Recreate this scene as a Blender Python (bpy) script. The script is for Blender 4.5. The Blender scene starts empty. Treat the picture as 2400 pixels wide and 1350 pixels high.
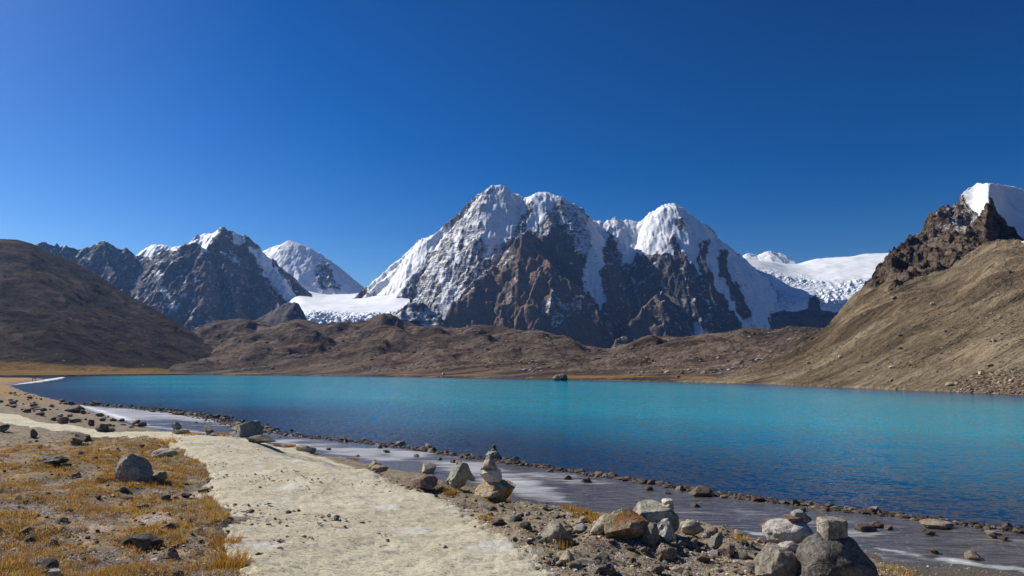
import bpy, math, random
import numpy as np
from mathutils import Vector, Matrix, Euler

random.seed(7)
rng = np.random.default_rng(11)
scene = bpy.context.scene
C = scene.collection

# ------------------------------------------------------------------ camera, sky, sun, exposure
CAM = np.array([0.0, 0.0, 4.5])
FPX, CX, CY = 1600.0, 1200.0, 675.0            # 24 mm lens, frame 2400 x 1350
PITCH = math.atan(193.0 / 1600.0)
cam_data = bpy.data.cameras.new('camera')
cam_data.sensor_width = 36.0
cam_data.lens = 24.0
cam_data.clip_start = 0.1
cam_data.clip_end = 60000.0
cam = bpy.data.objects.new('camera', cam_data)
cam.location = CAM
cam.rotation_euler = (math.pi / 2 + PITCH, 0, 0)
C.objects.link(cam)
scene.camera = cam

SUN_AZ = math.radians(-61.0)                   # from the view direction, towards the left
SUN_EL = math.radians(39.0)
SUN_DIR = Vector((math.sin(SUN_AZ) * math.cos(SUN_EL), math.cos(SUN_AZ) * math.cos(SUN_EL), math.sin(SUN_EL)))
sun_data = bpy.data.lights.new('sun', 'SUN')
sun_data.energy = 5.0
sun_data.angle = math.radians(0.53)
sun_data.color = (1.0, 0.955, 0.88)
sun = bpy.data.objects.new('sun', sun_data)
sun.rotation_euler = SUN_DIR.to_track_quat('Z', 'Y').to_euler()
sun.location = (0, 0, 200)
C.objects.link(sun)

world = bpy.data.worlds.new('World')
scene.world = world
world.use_nodes = True
wn = world.node_tree.nodes
wl = world.node_tree.links
wn.clear()
sky = wn.new('ShaderNodeTexSky')
sky.sky_type = 'NISHITA'
sky.sun_disc = False
sky.sun_elevation = SUN_EL
sky.sun_rotation = SUN_AZ
sky.altitude = 3500.0
sky.air_density = 1.4
sky.dust_density = 6.0
sky.ozone_density = 1.5
hs = wn.new('ShaderNodeHueSaturation')
hs.inputs['Hue'].default_value = 0.508
hs.inputs['Saturation'].default_value = 1.30
hs.inputs['Value'].default_value = 0.248
bg = wn.new('ShaderNodeBackground')
bg.inputs['Strength'].default_value = 0.10
wo = wn.new('ShaderNodeOutputWorld')
gm = wn.new('ShaderNodeGamma')                 # the deep, contrasty sky of thin high-altitude air
gm.inputs['Gamma'].default_value = 1.56
wl.new(sky.outputs[0], gm.inputs['Color'])
wl.new(gm.outputs[0], hs.inputs['Color'])
wl.new(hs.outputs[0], bg.inputs['Color'])
wl.new(bg.outputs[0], wo.inputs['Surface'])

vs = scene.view_settings
vs.view_transform = 'Standard'
vs.look = 'None'
vs.exposure = 0.25
vs.gamma = 1.0
vs.use_curve_mapping = False
scene.cycles.use_denoising = True
try:
    scene.cycles.denoiser = 'OPENIMAGEDENOISE'
except Exception:
    pass
scene.cycles.max_bounces = 5
scene.cycles.diffuse_bounces = 2
scene.cycles.glossy_bounces = 3
scene.cycles.volume_bounces = 0
scene.cycles.transparent_max_bounces = 8

# ------------------------------------------------------------------ projection helpers (photo pixels to world)
CP, SP = math.cos(PITCH), math.sin(PITCH)
def ray(px, py):
    px = np.asarray(px, float); py = np.asarray(py, float)
    x = (px - CX) / FPX; y = (CY - py) / FPX
    return np.stack([x + 0 * y, CP - y * SP + 0 * x, SP + y * CP + 0 * x], -1)
def atY(px, py, Y):
    d = ray(px, py); return CAM + d * (np.asarray(Y, float) / d[..., 1])[..., None]
def atZ(px, py, z):
    d = ray(px, py); return CAM + d * ((np.asarray(z, float) - CAM[2]) / d[..., 2])[..., None]
def project(P):
    r = P - CAM
    f = r[..., 1] * CP + r[..., 2] * SP
    u = -r[..., 1] * SP + r[..., 2] * CP
    f = np.maximum(f, 0.01)
    return CX + FPX * r[..., 0] / f, CY - FPX * u / f

# ------------------------------------------------------------------ noise
def _hash2(ix, iy, seed):
    h = (ix.astype(np.int64) * 374761393 + iy.astype(np.int64) * 668265263 + seed * 1442695041) & 0xffffffff
    h = ((h ^ (h >> 13)) * 1274126177) & 0xffffffff
    h = (h ^ (h >> 16)) & 0xffffffff
    return h
def noise2(x, y, seed=0):
    x = np.asarray(x, float); y = np.asarray(y, float)
    ix = np.floor(x); iy = np.floor(y); fx = x - ix; fy = y - iy
    u = fx * fx * fx * (fx * (fx * 6 - 15) + 10); v = fy * fy * fy * (fy * (fy * 6 - 15) + 10)
    def g(ax, ay):
        a = _hash2(ix + ax, iy + ay, seed) * (2 * math.pi / 4294967296.0)
        return np.cos(a) * (fx - ax) + np.sin(a) * (fy - ay)
    n0 = g(0, 0) * (1 - u) + g(1, 0) * u
    n1 = g(0, 1) * (1 - u) + g(1, 1) * u
    return (n0 * (1 - v) + n1 * v) * 1.5
def fbm(x, y, octs=4, seed=0, gain=0.5, lac=2.03):
    s = 0; a = 1.0; f = 1.0
    for o in range(octs):
        s = s + a * noise2(x * f + 17.3 * o, y * f - 9.1 * o, seed + o); a *= gain; f *= lac
    return s
def ridged(x, y, octs=4, seed=0, gain=0.5, lac=2.05):
    s = 0; a = 1.0; f = 1.0; w = 1.0
    for o in range(octs):
        n = 1 - np.abs(noise2(x * f + 13.7 * o, y * f + 5.3 * o, seed + o)); n = n * n
        s = s + a * n * w; w = np.clip(n * 1.4, 0, 1); a *= gain; f *= lac
    return s
def noise3(p, seed=0):
    i = np.floor(p); f = p - i; u = f * f * (3 - 2 * f)
    ii = i.astype(np.int64)
    def h(a, b, c):
        k = ((ii[:, 0] + a) * 374761393 + (ii[:, 1] + b) * 668265263 + (ii[:, 2] + c) * 2147483647 + seed * 974634541) & 0xffffffff
        k = ((k ^ (k >> 13)) * 1274126177) & 0xffffffff
        k = ((k ^ (k >> 15)) * 2246822519) & 0xffffffff
        return (k ^ (k >> 16)) / 2147483648.0 - 1
    r = 0
    for a in (0, 1):
        for b in (0, 1):
            for c in (0, 1):
                w = (u[:, 0] if a else 1 - u[:, 0]) * (u[:, 1] if b else 1 - u[:, 1]) * (u[:, 2] if c else 1 - u[:, 2])
                r = r + w * h(a, b, c)
    return r
def fbm3(p, octs=4, seed=0, gain=0.5):
    s = 0; a = 1.0; f = 1.0
    for o in range(octs):
        s = s + a * noise3(p * f + 7.7 * o, seed + o); a *= gain; f *= 2.03
    return s
def sstep(a, b, x):
    t = np.clip((x - a) / (b - a), 0, 1); return t * t * (3 - 2 * t)
def blur(h, n=1):
    for _ in range(n):
        p = np.pad(h, 1, mode='edge')
        h = (p[:-2, 1:-1] + p[2:, 1:-1] + 2 * p[1:-1, 1:-1]) / 4
        p = np.pad(h, 1, mode='edge')
        h = (p[1:-1, :-2] + p[1:-1, 2:] + 2 * p[1:-1, 1:-1]) / 4
    return h
def inpoly(x, y, poly):
    c = np.zeros(x.shape, bool); n = len(poly)
    for i in range(n):
        x0, y0 = poly[i]; x1, y1 = poly[(i + 1) % n]
        if y0 == y1: continue
        k = (y0 > y) != (y1 > y)
        c ^= k & (x < (x1 - x0) * (y - y0) / (y1 - y0) + x0)
    return c
def segdist(x, y, pts):
    """distance to a polyline, parameter of the nearest vertex"""
    best = np.full(x.shape, 1e18); par = np.zeros(x.shape)
    for i in range(len(pts) - 1):
        ax, ay = pts[i][:2]; bx, by = pts[i + 1][:2]
        dx, dy = bx - ax, by - ay; L = dx * dx + dy * dy + 1e-12
        t = np.clip(((x - ax) * dx + (y - ay) * dy) / L, 0, 1)
        d = (x - ax - t * dx) ** 2 + (y - ay - t * dy) ** 2
        k = d < best
        best = np.where(k, d, best); par = np.where(k, i + t, par)
    return np.sqrt(best), par

# ------------------------------------------------------------------ mesh helpers
def mesh_from(name, V, Fq=None, Ft=None, attrs=None, cols=None, smooth=True, mats=()):
    me = bpy.data.meshes.new(name)
    V = np.asarray(V, np.float32).reshape(-1, 3)
    nq = 0 if Fq is None else len(Fq); nt = 0 if Ft is None else len(Ft)
    me.vertices.add(len(V)); me.vertices.foreach_set('co', V.ravel())
    loops = []
    if nq: loops.append(np.asarray(Fq, np.int32).ravel())
    if nt: loops.append(np.asarray(Ft, np.int32).ravel())
    loops = np.concatenate(loops)
    me.loops.add(len(loops)); me.loops.foreach_set('vertex_index', loops)
    starts = np.concatenate([np.arange(nq) * 4, nq * 4 + np.arange(nt) * 3]).astype(np.int32)
    me.polygons.add(nq + nt)
    me.polygons.foreach_set('loop_start', starts)
    me.polygons.foreach_set('use_smooth', np.full(nq + nt, smooth, bool))
    me.update(calc_edges=True)
    for k, v in (attrs or {}).items():
        a = me.attributes.new(k, 'FLOAT', 'POINT'); a.data.foreach_set('value', np.asarray(v, np.float32).ravel())
    for k, v in (cols or {}).items():
        a = me.attributes.new(k, 'FLOAT_COLOR', 'POINT')
        v = np.asarray(v, np.float32).reshape(-1, 3)
        a.data.foreach_set('color', np.concatenate([v, np.ones((len(v), 1), np.float32)], 1).ravel())
    for m in mats: me.materials.append(m)
    me.validate()
    return me
def grid_faces(nr, nc):
    i = np.arange(nr * nc).reshape(nr, nc)
    return np.stack([i[:-1, :-1], i[:-1, 1:], i[1:, 1:], i[1:, :-1]], -1).reshape(-1, 4)
def link(name, me, parent=None, **props):
    o = bpy.data.objects.new(name, me); C.objects.link(o)
    if parent is not None: o.parent = parent
    for k, v in props.items():
        if v is not None: o[k] = v
    return o
def grid_obj(name, P, attrs, mat, **props):
    nr, nc = P.shape[:2]
    return link(name, mesh_from(name, P, grid_faces(nr, nc), None, attrs, mats=(mat,)), **props)

# ------------------------------------------------------------------ materials
class M:
    def __init__(s, name):
        s.m = bpy.data.materials.new(name); s.m.use_nodes = True
        s.t = s.m.node_tree; s.n = s.t.nodes; s.l = s.t.links; s.n.clear()
        s.out = s.n.new('ShaderNodeOutputMaterial')
        s.b = s.n.new('ShaderNodeBsdfPrincipled')
        s.l.new(s.b.outputs[0], s.out.inputs['Surface'])
    def set(s, k, v):
        i = s.b.inputs[k]
        if hasattr(v, 'is_output'): s.l.new(v, i)
        else: i.default_value = v if not (isinstance(v, tuple) and len(v) == 3) else (*v, 1)
    def node(s, typ, **kw):
        n = s.n.new(typ)
        for k, v in kw.items(): setattr(n, k, v)
        return n
    def inp(s, n, k, v):
        i = n.inputs[k]
        if hasattr(v, 'is_output'): s.l.new(v, i)
        elif isinstance(v, tuple) and len(v) == 3 and len(i.default_value) == 4: i.default_value = (*v, 1)
        else: i.default_value = v
    def attr(s, name, out='Fac'):
        n = s.node('ShaderNodeAttribute'); n.attribute_name = name; return n.outputs[out]
    def pos(s, scale=(1, 1, 1), rotz=0.0, obj=False):
        src = s.node('ShaderNodeTexCoord').outputs['Object'] if obj else s.node('ShaderNodeNewGeometry').outputs['Position']
        mp = s.node('ShaderNodeMapping'); s.l.new(src, mp.inputs['Vector'])
        mp.inputs['Scale'].default_value = scale; mp.inputs['Rotation'].default_value = (0, 0, rotz)
        return mp.outputs[0]
    def pos2(s, rotz, scale):
        a = s.node('ShaderNodeMapping'); s.l.new(s.node('ShaderNodeNewGeometry').outputs['Position'], a.inputs['Vector']); a.inputs['Rotation'].default_value = (0, 0, rotz)
        b = s.node('ShaderNodeMapping'); s.l.new(a.outputs[0], b.inputs['Vector']); b.inputs['Scale'].default_value = scale
        return b.outputs[0]
    def noise(s, vec, scale, detail=5, rough=0.55, dist=0.0, out='Fac'):
        n = s.node('ShaderNodeTexNoise'); s.l.new(vec, n.inputs['Vector'])
        n.inputs['Scale'].default_value = scale; n.inputs['Detail'].default_value = detail
        n.inputs['Roughness'].default_value = rough; n.inputs['Distortion'].default_value = dist
        return n.outputs[out]
    def voro(s, vec, scale, feature='F1', out='Distance', rnd=1.0):
        n = s.node('ShaderNodeTexVoronoi'); n.feature = feature; s.l.new(vec, n.inputs['Vector'])
        n.inputs['Scale'].default_value = scale; n.inputs['Randomness'].default_value = rnd
        return n.outputs[out]
    def ramp(s, fac, a, b, lo=0.0, hi=1.0, smooth=True):
        n = s.node('ShaderNodeMapRange'); n.interpolation_type = 'SMOOTHSTEP' if smooth else 'LINEAR'
        s.l.new(fac, n.inputs[0])
        for i, v in ((1, a), (2, b), (3, lo), (4, hi)): n.inputs[i].default_value = v
        return n.outputs[0]
    def math(s, op, a, b=None, clamp=False):
        n = s.node('ShaderNodeMath'); n.operation = op; n.use_clamp = clamp
        for i, v in ((0, a), (1, b)):
            if v is None: continue
            if hasattr(v, 'is_output'): s.l.new(v, n.inputs[i])
            else: n.inputs[i].default_value = v
        return n.outputs[0]
    def mix(s, fac, a, b, blend='MIX'):
        n = s.node('ShaderNodeMix'); n.data_type = 'RGBA'; n.blend_type = blend
        for i, v in ((0, fac), (6, a), (7, b)):
            if hasattr(v, 'is_output'): s.l.new(v, n.inputs[i])
            elif isinstance(v, tuple): n.inputs[i].default_value = (*v, 1)
            else: n.inputs[i].default_value = v
        return n.outputs[2]
    def bump(s, height, strength=1.0, dist=1.0, normal=None):
        n = s.node('ShaderNodeBump'); s.l.new(height, n.inputs['Height'])
        if hasattr(strength, 'is_output'): s.l.new(strength, n.inputs['Strength'])
        else: n.inputs['Strength'].default_value = strength
        n.inputs['Distance'].default_value = dist
        if normal is not None: s.l.new(normal, n.inputs['Normal'])
        return n.outputs[0]
    def nz(s):
        g = s.node('ShaderNodeNewGeometry'); x = s.node('ShaderNodeSeparateXYZ')
        s.l.new(g.outputs['Normal'], x.inputs[0]); return x.outputs[2]
    def rand(s):
        return s.node('ShaderNodeObjectInfo').outputs['Random']

def mat_mountain(name, rock_a, rock_b, rock_c, unit):
    """bare rock with snow held by the attribute snow and by the ledges; unit = metres of one fine detail"""
    m = M(name)
    p = m.pos()
    n1 = m.noise(p, 0.012 / unit * 5, 6, 0.6)
    n2 = m.noise(p, 0.05 / unit * 5, 6, 0.65)
    strata = m.noise(m.pos((0.35, 0.35, 2.2)), 0.035 / unit * 5, 6, 0.62, 0.6)
    fine = m.noise(p, 0.22 / unit * 5, 5, 0.7)
    col = m.mix(m.ramp(n1, 0.35, 0.65), rock_a, rock_b)
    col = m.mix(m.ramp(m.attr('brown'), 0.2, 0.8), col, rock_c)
    col = m.mix(m.ramp(strata, 0.35, 0.62, 0, 0.55), col, m.mix(0.5, col, (0.03, 0.028, 0.03)))
    col = m.mix(m.ramp(fine, 0.5, 0.75, 0, 0.35), col, m.mix(0.5, col, (0.42, 0.36, 0.3)))
    h = m.math('ADD', m.math('MULTIPLY', strata, 1.2), m.math('ADD', n2, m.math('MULTIPLY', fine, 0.45)))
    bmp = m.bump(h, 0.9, 9.0 * unit / 5)
    # snow: coverage + ledges + broken edge
    nb = m.node('ShaderNodeSeparateXYZ'); m.l.new(bmp, nb.inputs[0])
    s = m.math('ADD', m.attr('snow'), m.math('MULTIPLY', m.math('SUBTRACT', nb.outputs[2], 0.62), 0.5))
    s = m.math('ADD', s, m.math('MULTIPLY', m.math('SUBTRACT', n2, 0.5), 1.3))
    s = m.math('ADD', s, m.math('MULTIPLY', m.math('SUBTRACT', fine, 0.5), 0.5))
    stk = m.noise(m.pos((1, 1, 0.28)), 0.06 / unit * 5, 5, 0.65, 0.5)
    s = m.math('ADD', s, m.math('MULTIPLY', m.math('SUBTRACT', stk, 0.5), 1.3))
    sf = m.ramp(s, 0.49, 0.57)
    snowcol = m.mix(m.ramp(n2, 0.4, 0.7), (0.86, 0.87, 0.89), (0.78, 0.82, 0.87))
    sn = m.noise(m.pos((1, 1, 2.0)), 0.03 / unit * 5, 5, 0.55, 0.4)
    sbmp = m.bump(m.math('ADD', sn, m.math('MULTIPLY', fine, 0.12)), 0.32, 7.0 * unit / 5)
    mixn = m.node('ShaderNodeMix'); mixn.data_type = 'VECTOR'
    m.l.new(sf, mixn.inputs[0]); m.l.new(bmp, mixn.inputs[4]); m.l.new(sbmp, mixn.inputs[5])
    m.set('Base Color', m.mix(sf, col, snowcol))
    m.set('Normal', mixn.outputs[1])
    m.set('Roughness', m.ramp(sf, 0, 1, 0.92, 0.6))
    m.set('Specular IOR Level', 0.25)
    return m.m

def mat_slope(name, a, b, c, unit=1.0, grass=(0.30, 0.165, 0.04), fall=0.0):
    """dry scree and soil slopes; attributes: grassy (straw turf), rock (bare dark crags), snow"""
    m = M(name)
    hi = tuple(min(1.0, v * 2.0) for v in b); lo = tuple(v * 0.22 for v in a)
    p = m.pos()
    n0 = m.noise(p, 0.010 / unit, 5, 0.6)
    n1 = m.noise(p, 0.06 / unit, 6, 0.62, 0.5)
    n2 = m.noise(p, 0.45 / unit, 6, 0.7)
    n3 = m.noise(p, 2.2 / unit, 3, 0.7)
    col = m.mix(m.ramp(n1, 0.36, 0.64), a, b)
    col = m.mix(m.ramp(n0, 0.42, 0.66, 0, 0.75), col, c)
    col = m.mix(m.ramp(n2, 0.5, 0.72, 0, 0.55), col, m.mix(0.45, col, hi))
    col = m.mix(m.ramp(n2, 0.46, 0.3, 0, 0.6), col, m.mix(0.6, col, lo))
    sk = m.noise(m.pos2(fall, (0.16, 1.0, 0.4)), 0.085 / unit, 6, 0.62, 0.4)
    sk2 = m.noise(m.pos2(fall, (0.2, 1.0, 0.4)), 0.5 / unit, 5, 0.65, 0.3)
    col = m.mix(m.ramp(sk, 0.48, 0.36, 0, 0.85), col, m.mix(0.75, col, lo))
    col = m.mix(m.ramp(sk, 0.51, 0.64, 0, 0.75), col, m.mix(0.55, col, hi))
    col = m.mix(m.ramp(sk2, 0.42, 0.30, 0, 0.55), col, m.mix(0.6, col, lo))
    g = m.math('ADD', m.attr('grassy'), m.math('MULTIPLY', m.math('SUBTRACT', n1, 0.5), 0.8))
    col = m.mix(m.ramp(g, 0.4, 0.65), col, m.mix(m.ramp(n2, 0.3, 0.7), grass, m.mix(0.4, grass, (0.42, 0.28, 0.11))))
    strata = m.noise(m.pos((0.6, 0.6, 2.0)), 0.10 / unit, 6, 0.65, 0.5)
    rk = m.ramp(m.math('ADD', m.attr('rock'), m.math('MULTIPLY', m.math('SUBTRACT', n1, 0.5), 0.9)), 0.38, 0.62)
    rcol = m.mix(m.ramp(strata, 0.35, 0.65), (0.070, 0.052, 0.042), (0.21, 0.158, 0.115))
    rcol = m.mix(m.ramp(n1, 0.55, 0.75, 0, 0.4), rcol, (0.27, 0.20, 0.135))
    col = m.mix(rk, col, rcol)
    h = m.math('ADD', m.math('MULTIPLY', n1, 2.0), m.math('ADD', m.math('MULTIPLY', n2, 0.5), m.math('MULTIPLY', n3, 0.12)))
    h = m.math('ADD', h, m.math('MULTIPLY', m.math('MULTIPLY', strata, rk), 2.2))
    h = m.math('ADD', h, m.math('ADD', m.math('MULTIPLY', sk, 2.6), m.math('MULTIPLY', sk2, 0.7)))
    bmp = m.bump(h, 0.85, 3.2 * unit)
    nb = m.node('ShaderNodeSeparateXYZ'); m.l.new(bmp, nb.inputs[0])
    s = m.math('ADD', m.attr('snow'), m.math('MULTIPLY', m.math('SUBTRACT', n1, 0.5), 0.6))
    s = m.math('ADD', s, m.math('MULTIPLY', m.math('SUBTRACT', nb.outputs[2], 0.7), 0.5))
    s = m.math('ADD', s, m.math('MULTIPLY', m.math('SUBTRACT', n2, 0.5), 0.7))
    sf = m.ramp(s, 0.46, 0.56)
    mixn = m.node('ShaderNodeMix'); mixn.data_type = 'VECTOR'
    sb = m.bump(n1, 0.35, 2.0 * unit)
    m.l.new(sf, mixn.inputs[0]); m.l.new(bmp, mixn.inputs[4]); m.l.new(sb, mixn.inputs[5])
    m.set('Base Color', m.mix(sf, col, (0.85, 0.86, 0.88)))
    m.set('Normal', mixn.outputs[1])
    m.set('Roughness', 1.0); m.set('Specular IOR Level', 0.03)
    return m.m

def mat_glacier():
    m = M('glacier_ice')
    p = m.pos()
    n = m.noise(m.pos((1, 1.6, 1)), 0.012, 6, 0.6, 0.3)
    n2 = m.noise(p, 0.06, 6, 0.65)
    cr = m.attr('crevasse')
    rk = m.attr('rock')
    v = m.voro(m.pos((1, 1.3, 0.8)), 0.045, 'DISTANCE_TO_EDGE')
    ice = m.mix(m.math('MULTIPLY', cr, m.ramp(v, 0.22, 0.03)), (0.86, 0.87, 0.89), (0.55, 0.67, 0.78))
    h = m.math('ADD', m.math('MULTIPLY', n, 0.4), m.math('MULTIPLY', m.math('MULTIPLY', m.ramp(v, 0.0, 0.3), cr), 1.2))
    h = m.math('ADD', h, m.math('MULTIPLY', n2, m.math('ADD', 0.12, m.math('MULTIPLY', cr, 1.2))))
    strata = m.noise(m.pos((0.4, 0.4, 2.0)), 0.05, 6, 0.65, 0.5)
    rf = m.ramp(m.math('ADD', rk, m.math('MULTIPLY', m.math('SUBTRACT', n2, 0.5), 0.7)), 0.42, 0.58)
    rcol = m.mix(m.ramp(strata, 0.35, 0.65), (0.035, 0.035, 0.04), (0.10, 0.092, 0.09))
    m.set('Base Color', m.mix(rf, ice, rcol))
    m.set('Normal', m.bump(h, 0.6, 9.0))
    m.set('Roughness', 0.6); m.set('Specular IOR Level', 0.3)
    return m.m

def mat_rock(name, a, b, lichen=None, lam=0.0, rough=0.9, wet=False):
    m = M(name)
    p = m.pos(obj=True)
    off = m.node('ShaderNodeVectorMath'); off.operation = 'ADD'
    m.l.new(p, off.inputs[0])
    rv = m.math('MULTIPLY', m.rand(), 40.0)
    cb = m.node('ShaderNodeCombineXYZ'); m.l.new(rv, cb.inputs[0]); m.l.new(rv, cb.inputs[1])
    m.l.new(cb.outputs[0], off.inputs[1])
    p = off.outputs[0]
    n1 = m.noise(p, 4.0, 6, 0.65, 0.3)
    n2 = m.noise(p, 22.0, 6, 0.7)
    n3 = m.noise(p, 90.0, 3, 0.7)
    cr = m.voro(p, 5.0, 'DISTANCE_TO_EDGE')
    col = m.mix(m.ramp(n1, 0.35, 0.65), a, b)
    col = m.mix(m.ramp(n2, 0.50, 0.62, 0, 0.75), col, m.mix(0.5, col, tuple(min(0.7, v * 1.8) for v in b)))
    col = m.mix(m.ramp(n2, 0.47, 0.36, 0, 0.8), col, m.mix(0.75, col, tuple(v * 0.2 for v in a)))
    if lichen:
        l1 = m.noise(p, 2.6, 5, 0.6, 0.4)
        col = m.mix(m.ramp(m.math('ADD', l1, m.math('MULTIPLY', m.math('SUBTRACT', n2, 0.5), 0.35)), 0.60 - lam, 0.68 - lam), col, m.mix(m.ramp(n3, 0.3, 0.7), lichen, m.mix(0.5, lichen, (0.1, 0.05, 0.02))))
    br = m.ramp(m.rand(), 0, 1, 0.72, 1.22, False)
    hv = m.node('ShaderNodeHueSaturation'); m.l.new(br, hv.inputs['Value']); m.l.new(col, hv.inputs['Color'])
    h = m.math('ADD', m.math('MULTIPLY', n1, 1.0), m.math('ADD', m.math('MULTIPLY', n2, 0.4), m.math('MULTIPLY', n3, 0.10)))
    h = m.math('SUBTRACT', h, m.math('MULTIPLY', m.ramp(cr, 0.03, 0.0), 0.09))
    m.set('Base Color', hv.outputs[0])
    m.set('Normal', m.bump(h, 1.0, 0.06))
    if wet:
        x = m.node('ShaderNodeSeparateXYZ'); m.l.new(m.node('ShaderNodeNewGeometry').outputs['Position'], x.inputs[0])
        m.set('Roughness', m.ramp(x.outputs[2], 0.05, 0.22, 0.3, rough))
    else:
        m.set('Roughness', rough)
    m.set('Specular IOR Level', 0.3)
    return m.m

def mat_vcol(name, rough=0.8, trans=0.0):
    m = M(name)
    m.set('Base Color', m.attr('Col', 'Color'))
    m.set('Roughness', rough); m.set('Specular IOR Level', 0.2)
    if trans:
        tr = m.node('ShaderNodeBsdfTranslucent'); m.l.new(m.attr('Col', 'Color'), tr.inputs['Color'])
        ms = m.node('ShaderNodeMixShader'); ms.inputs[0].default_value = trans
        m.l.new(m.b.outputs[0], ms.inputs[1]); m.l.new(tr.outputs[0], ms.inputs[2])
        m.l.new(ms.outputs[0], m.out.inputs['Surface'])
    return m.m

def mat_ground():
    m = M('dry_shore_soil')
    p = m.pos()
    n0 = m.noise(p, 0.35, 5, 0.6)
    n1 = m.noise(p, 1.7, 6, 0.65)
    n2 = m.noise(p, 9.0, 6, 0.7)
    n3 = m.noise(p, 45.0, 4, 0.7)
    vo = m.voro(p, 28.0)
    vc = m.voro(p, 28.0, out='Color')
    sep = m.node('ShaderNodeSeparateColor'); m.l.new(vc, sep.inputs[0])
    col = m.mix(m.ramp(n1, 0.36, 0.64), (0.175, 0.132, 0.078), (0.30, 0.24, 0.155))
    col = m.mix(m.ramp(n2, 0.5, 0.7, 0, 0.7), col, (0.42, 0.355, 0.25))
    col = m.mix(m.ramp(n2, 0.49, 0.33, 0, 0.9), col, (0.06, 0.047, 0.034))
    st = m.math('MULTIPLY', m.ramp(sep.outputs[0], 0.55, 0.6), m.ramp(vo, 0.5, 0.35))
    col = m.mix(m.math('MULTIPLY', st, 0.8), col, m.mix(sep.outputs[1], (0.16, 0.135, 0.11), (0.52, 0.48, 0.41)))
    gz = m.math('ADD', m.attr('grassy'), m.math('MULTIPLY', m.math('SUBTRACT', n1, 0.5), 1.1))
    col = m.mix(m.ramp(gz, 0.5, 0.75, 0, 0.8), col, m.mix(m.ramp(n2, 0.35, 0.65), (0.24, 0.122, 0.022), (0.42, 0.235, 0.055)))
    fr = m.math('ADD', m.attr('frost'), m.math('MULTIPLY', m.math('SUBTRACT', n1, 0.5), 1.3))
    col = m.mix(m.math('MULTIPLY', m.ramp(fr, 0.55, 0.72), m.ramp(n3, 0.35, 0.6)), col, (0.50, 0.475, 0.465))
    bc = m.attr('beach')
    bcol = m.mix(m.ramp(n3, 0.4, 0.65), (0.075, 0.062, 0.05), (0.17, 0.145, 0.118))
    col = m.mix(bc, col, bcol)
    h = m.math('ADD', m.math('MULTIPLY', n1, 0.8), m.math('ADD', m.math('MULTIPLY', n2, 0.42), m.math('MULTIPLY', n3, 0.10)))
    h = m.math('ADD', h, m.math('MULTIPLY', st, 0.16))
    m.set('Base Color', col); m.set('Normal', m.bump(h, 0.9, 0.09))
    m.set('Roughness', 0.95); m.set('Specular IOR Level', 0.15)
    return m.m

def mat_path():
    m = M('pale_trodden_path')
    p = m.pos()
    n0 = m.noise(p, 0.5, 4, 0.6)
    n1 = m.noise(m.pos((0.9, 1.3, 1), 0.15), 2.2, 6, 0.65, 0.1)
    n2 = m.noise(m.pos((0.8, 1.3, 1), 0.2), 10.0, 6, 0.72, 0.0)
    n3 = m.noise(p, 55.0, 4, 0.7)
    n4 = m.noise(m.pos2(0.1, (0.45, 1.9, 1)), 7.0, 6, 0.75, 0.15)
    ck = m.noise(m.pos2(0.1, (0.7, 1.5, 1)), 24.0, 5, 0.75, 0.0)
    col = m.mix(m.ramp(n0, 0.35, 0.65), (0.61, 0.54, 0.375), (0.67, 0.61, 0.45))
    col = m.mix(m.ramp(n1, 0.5, 0.72, 0, 0.55), col, (0.56, 0.485, 0.335))
    col = m.mix(m.ramp(n2, 0.38, 0.25, 0, 0.75), col, (0.22, 0.18, 0.12))
    col = m.mix(m.ramp(n4, 0.45, 0.33, 0, 0.8), col, (0.17, 0.14, 0.095))
    col = m.mix(m.ramp(ck, 0.49, 0.36, 0, 0.85), col, (0.20, 0.165, 0.11))
    wp = m.noise(p, 0.9, 4, 0.5)
    col = m.mix(m.ramp(wp, 0.60, 0.66, 0, 0.6), col, (0.68, 0.68, 0.64))
    col = m.mix(m.ramp(n3, 0.53, 0.68, 0, 0.6), col, (0.27, 0.225, 0.15))
    h = m.math('ADD', m.math('MULTIPLY', n1, 0.4), m.math('ADD', m.math('MULTIPLY', n2, 0.45), m.math('MULTIPLY', n3, 0.16)))
    h = m.math('ADD', h, m.math('ADD', m.math('MULTIPLY', m.ramp(n4, 0.27, 0.36), 0.30), m.math('MULTIPLY', ck, 0.35)))
    m.set('Base Color', col); m.set('Normal', m.bump(h, 1.0, 0.06))
    m.set('Roughness', 0.95); m.set('Specular IOR Level', 0.15)
    return m.m

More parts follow.
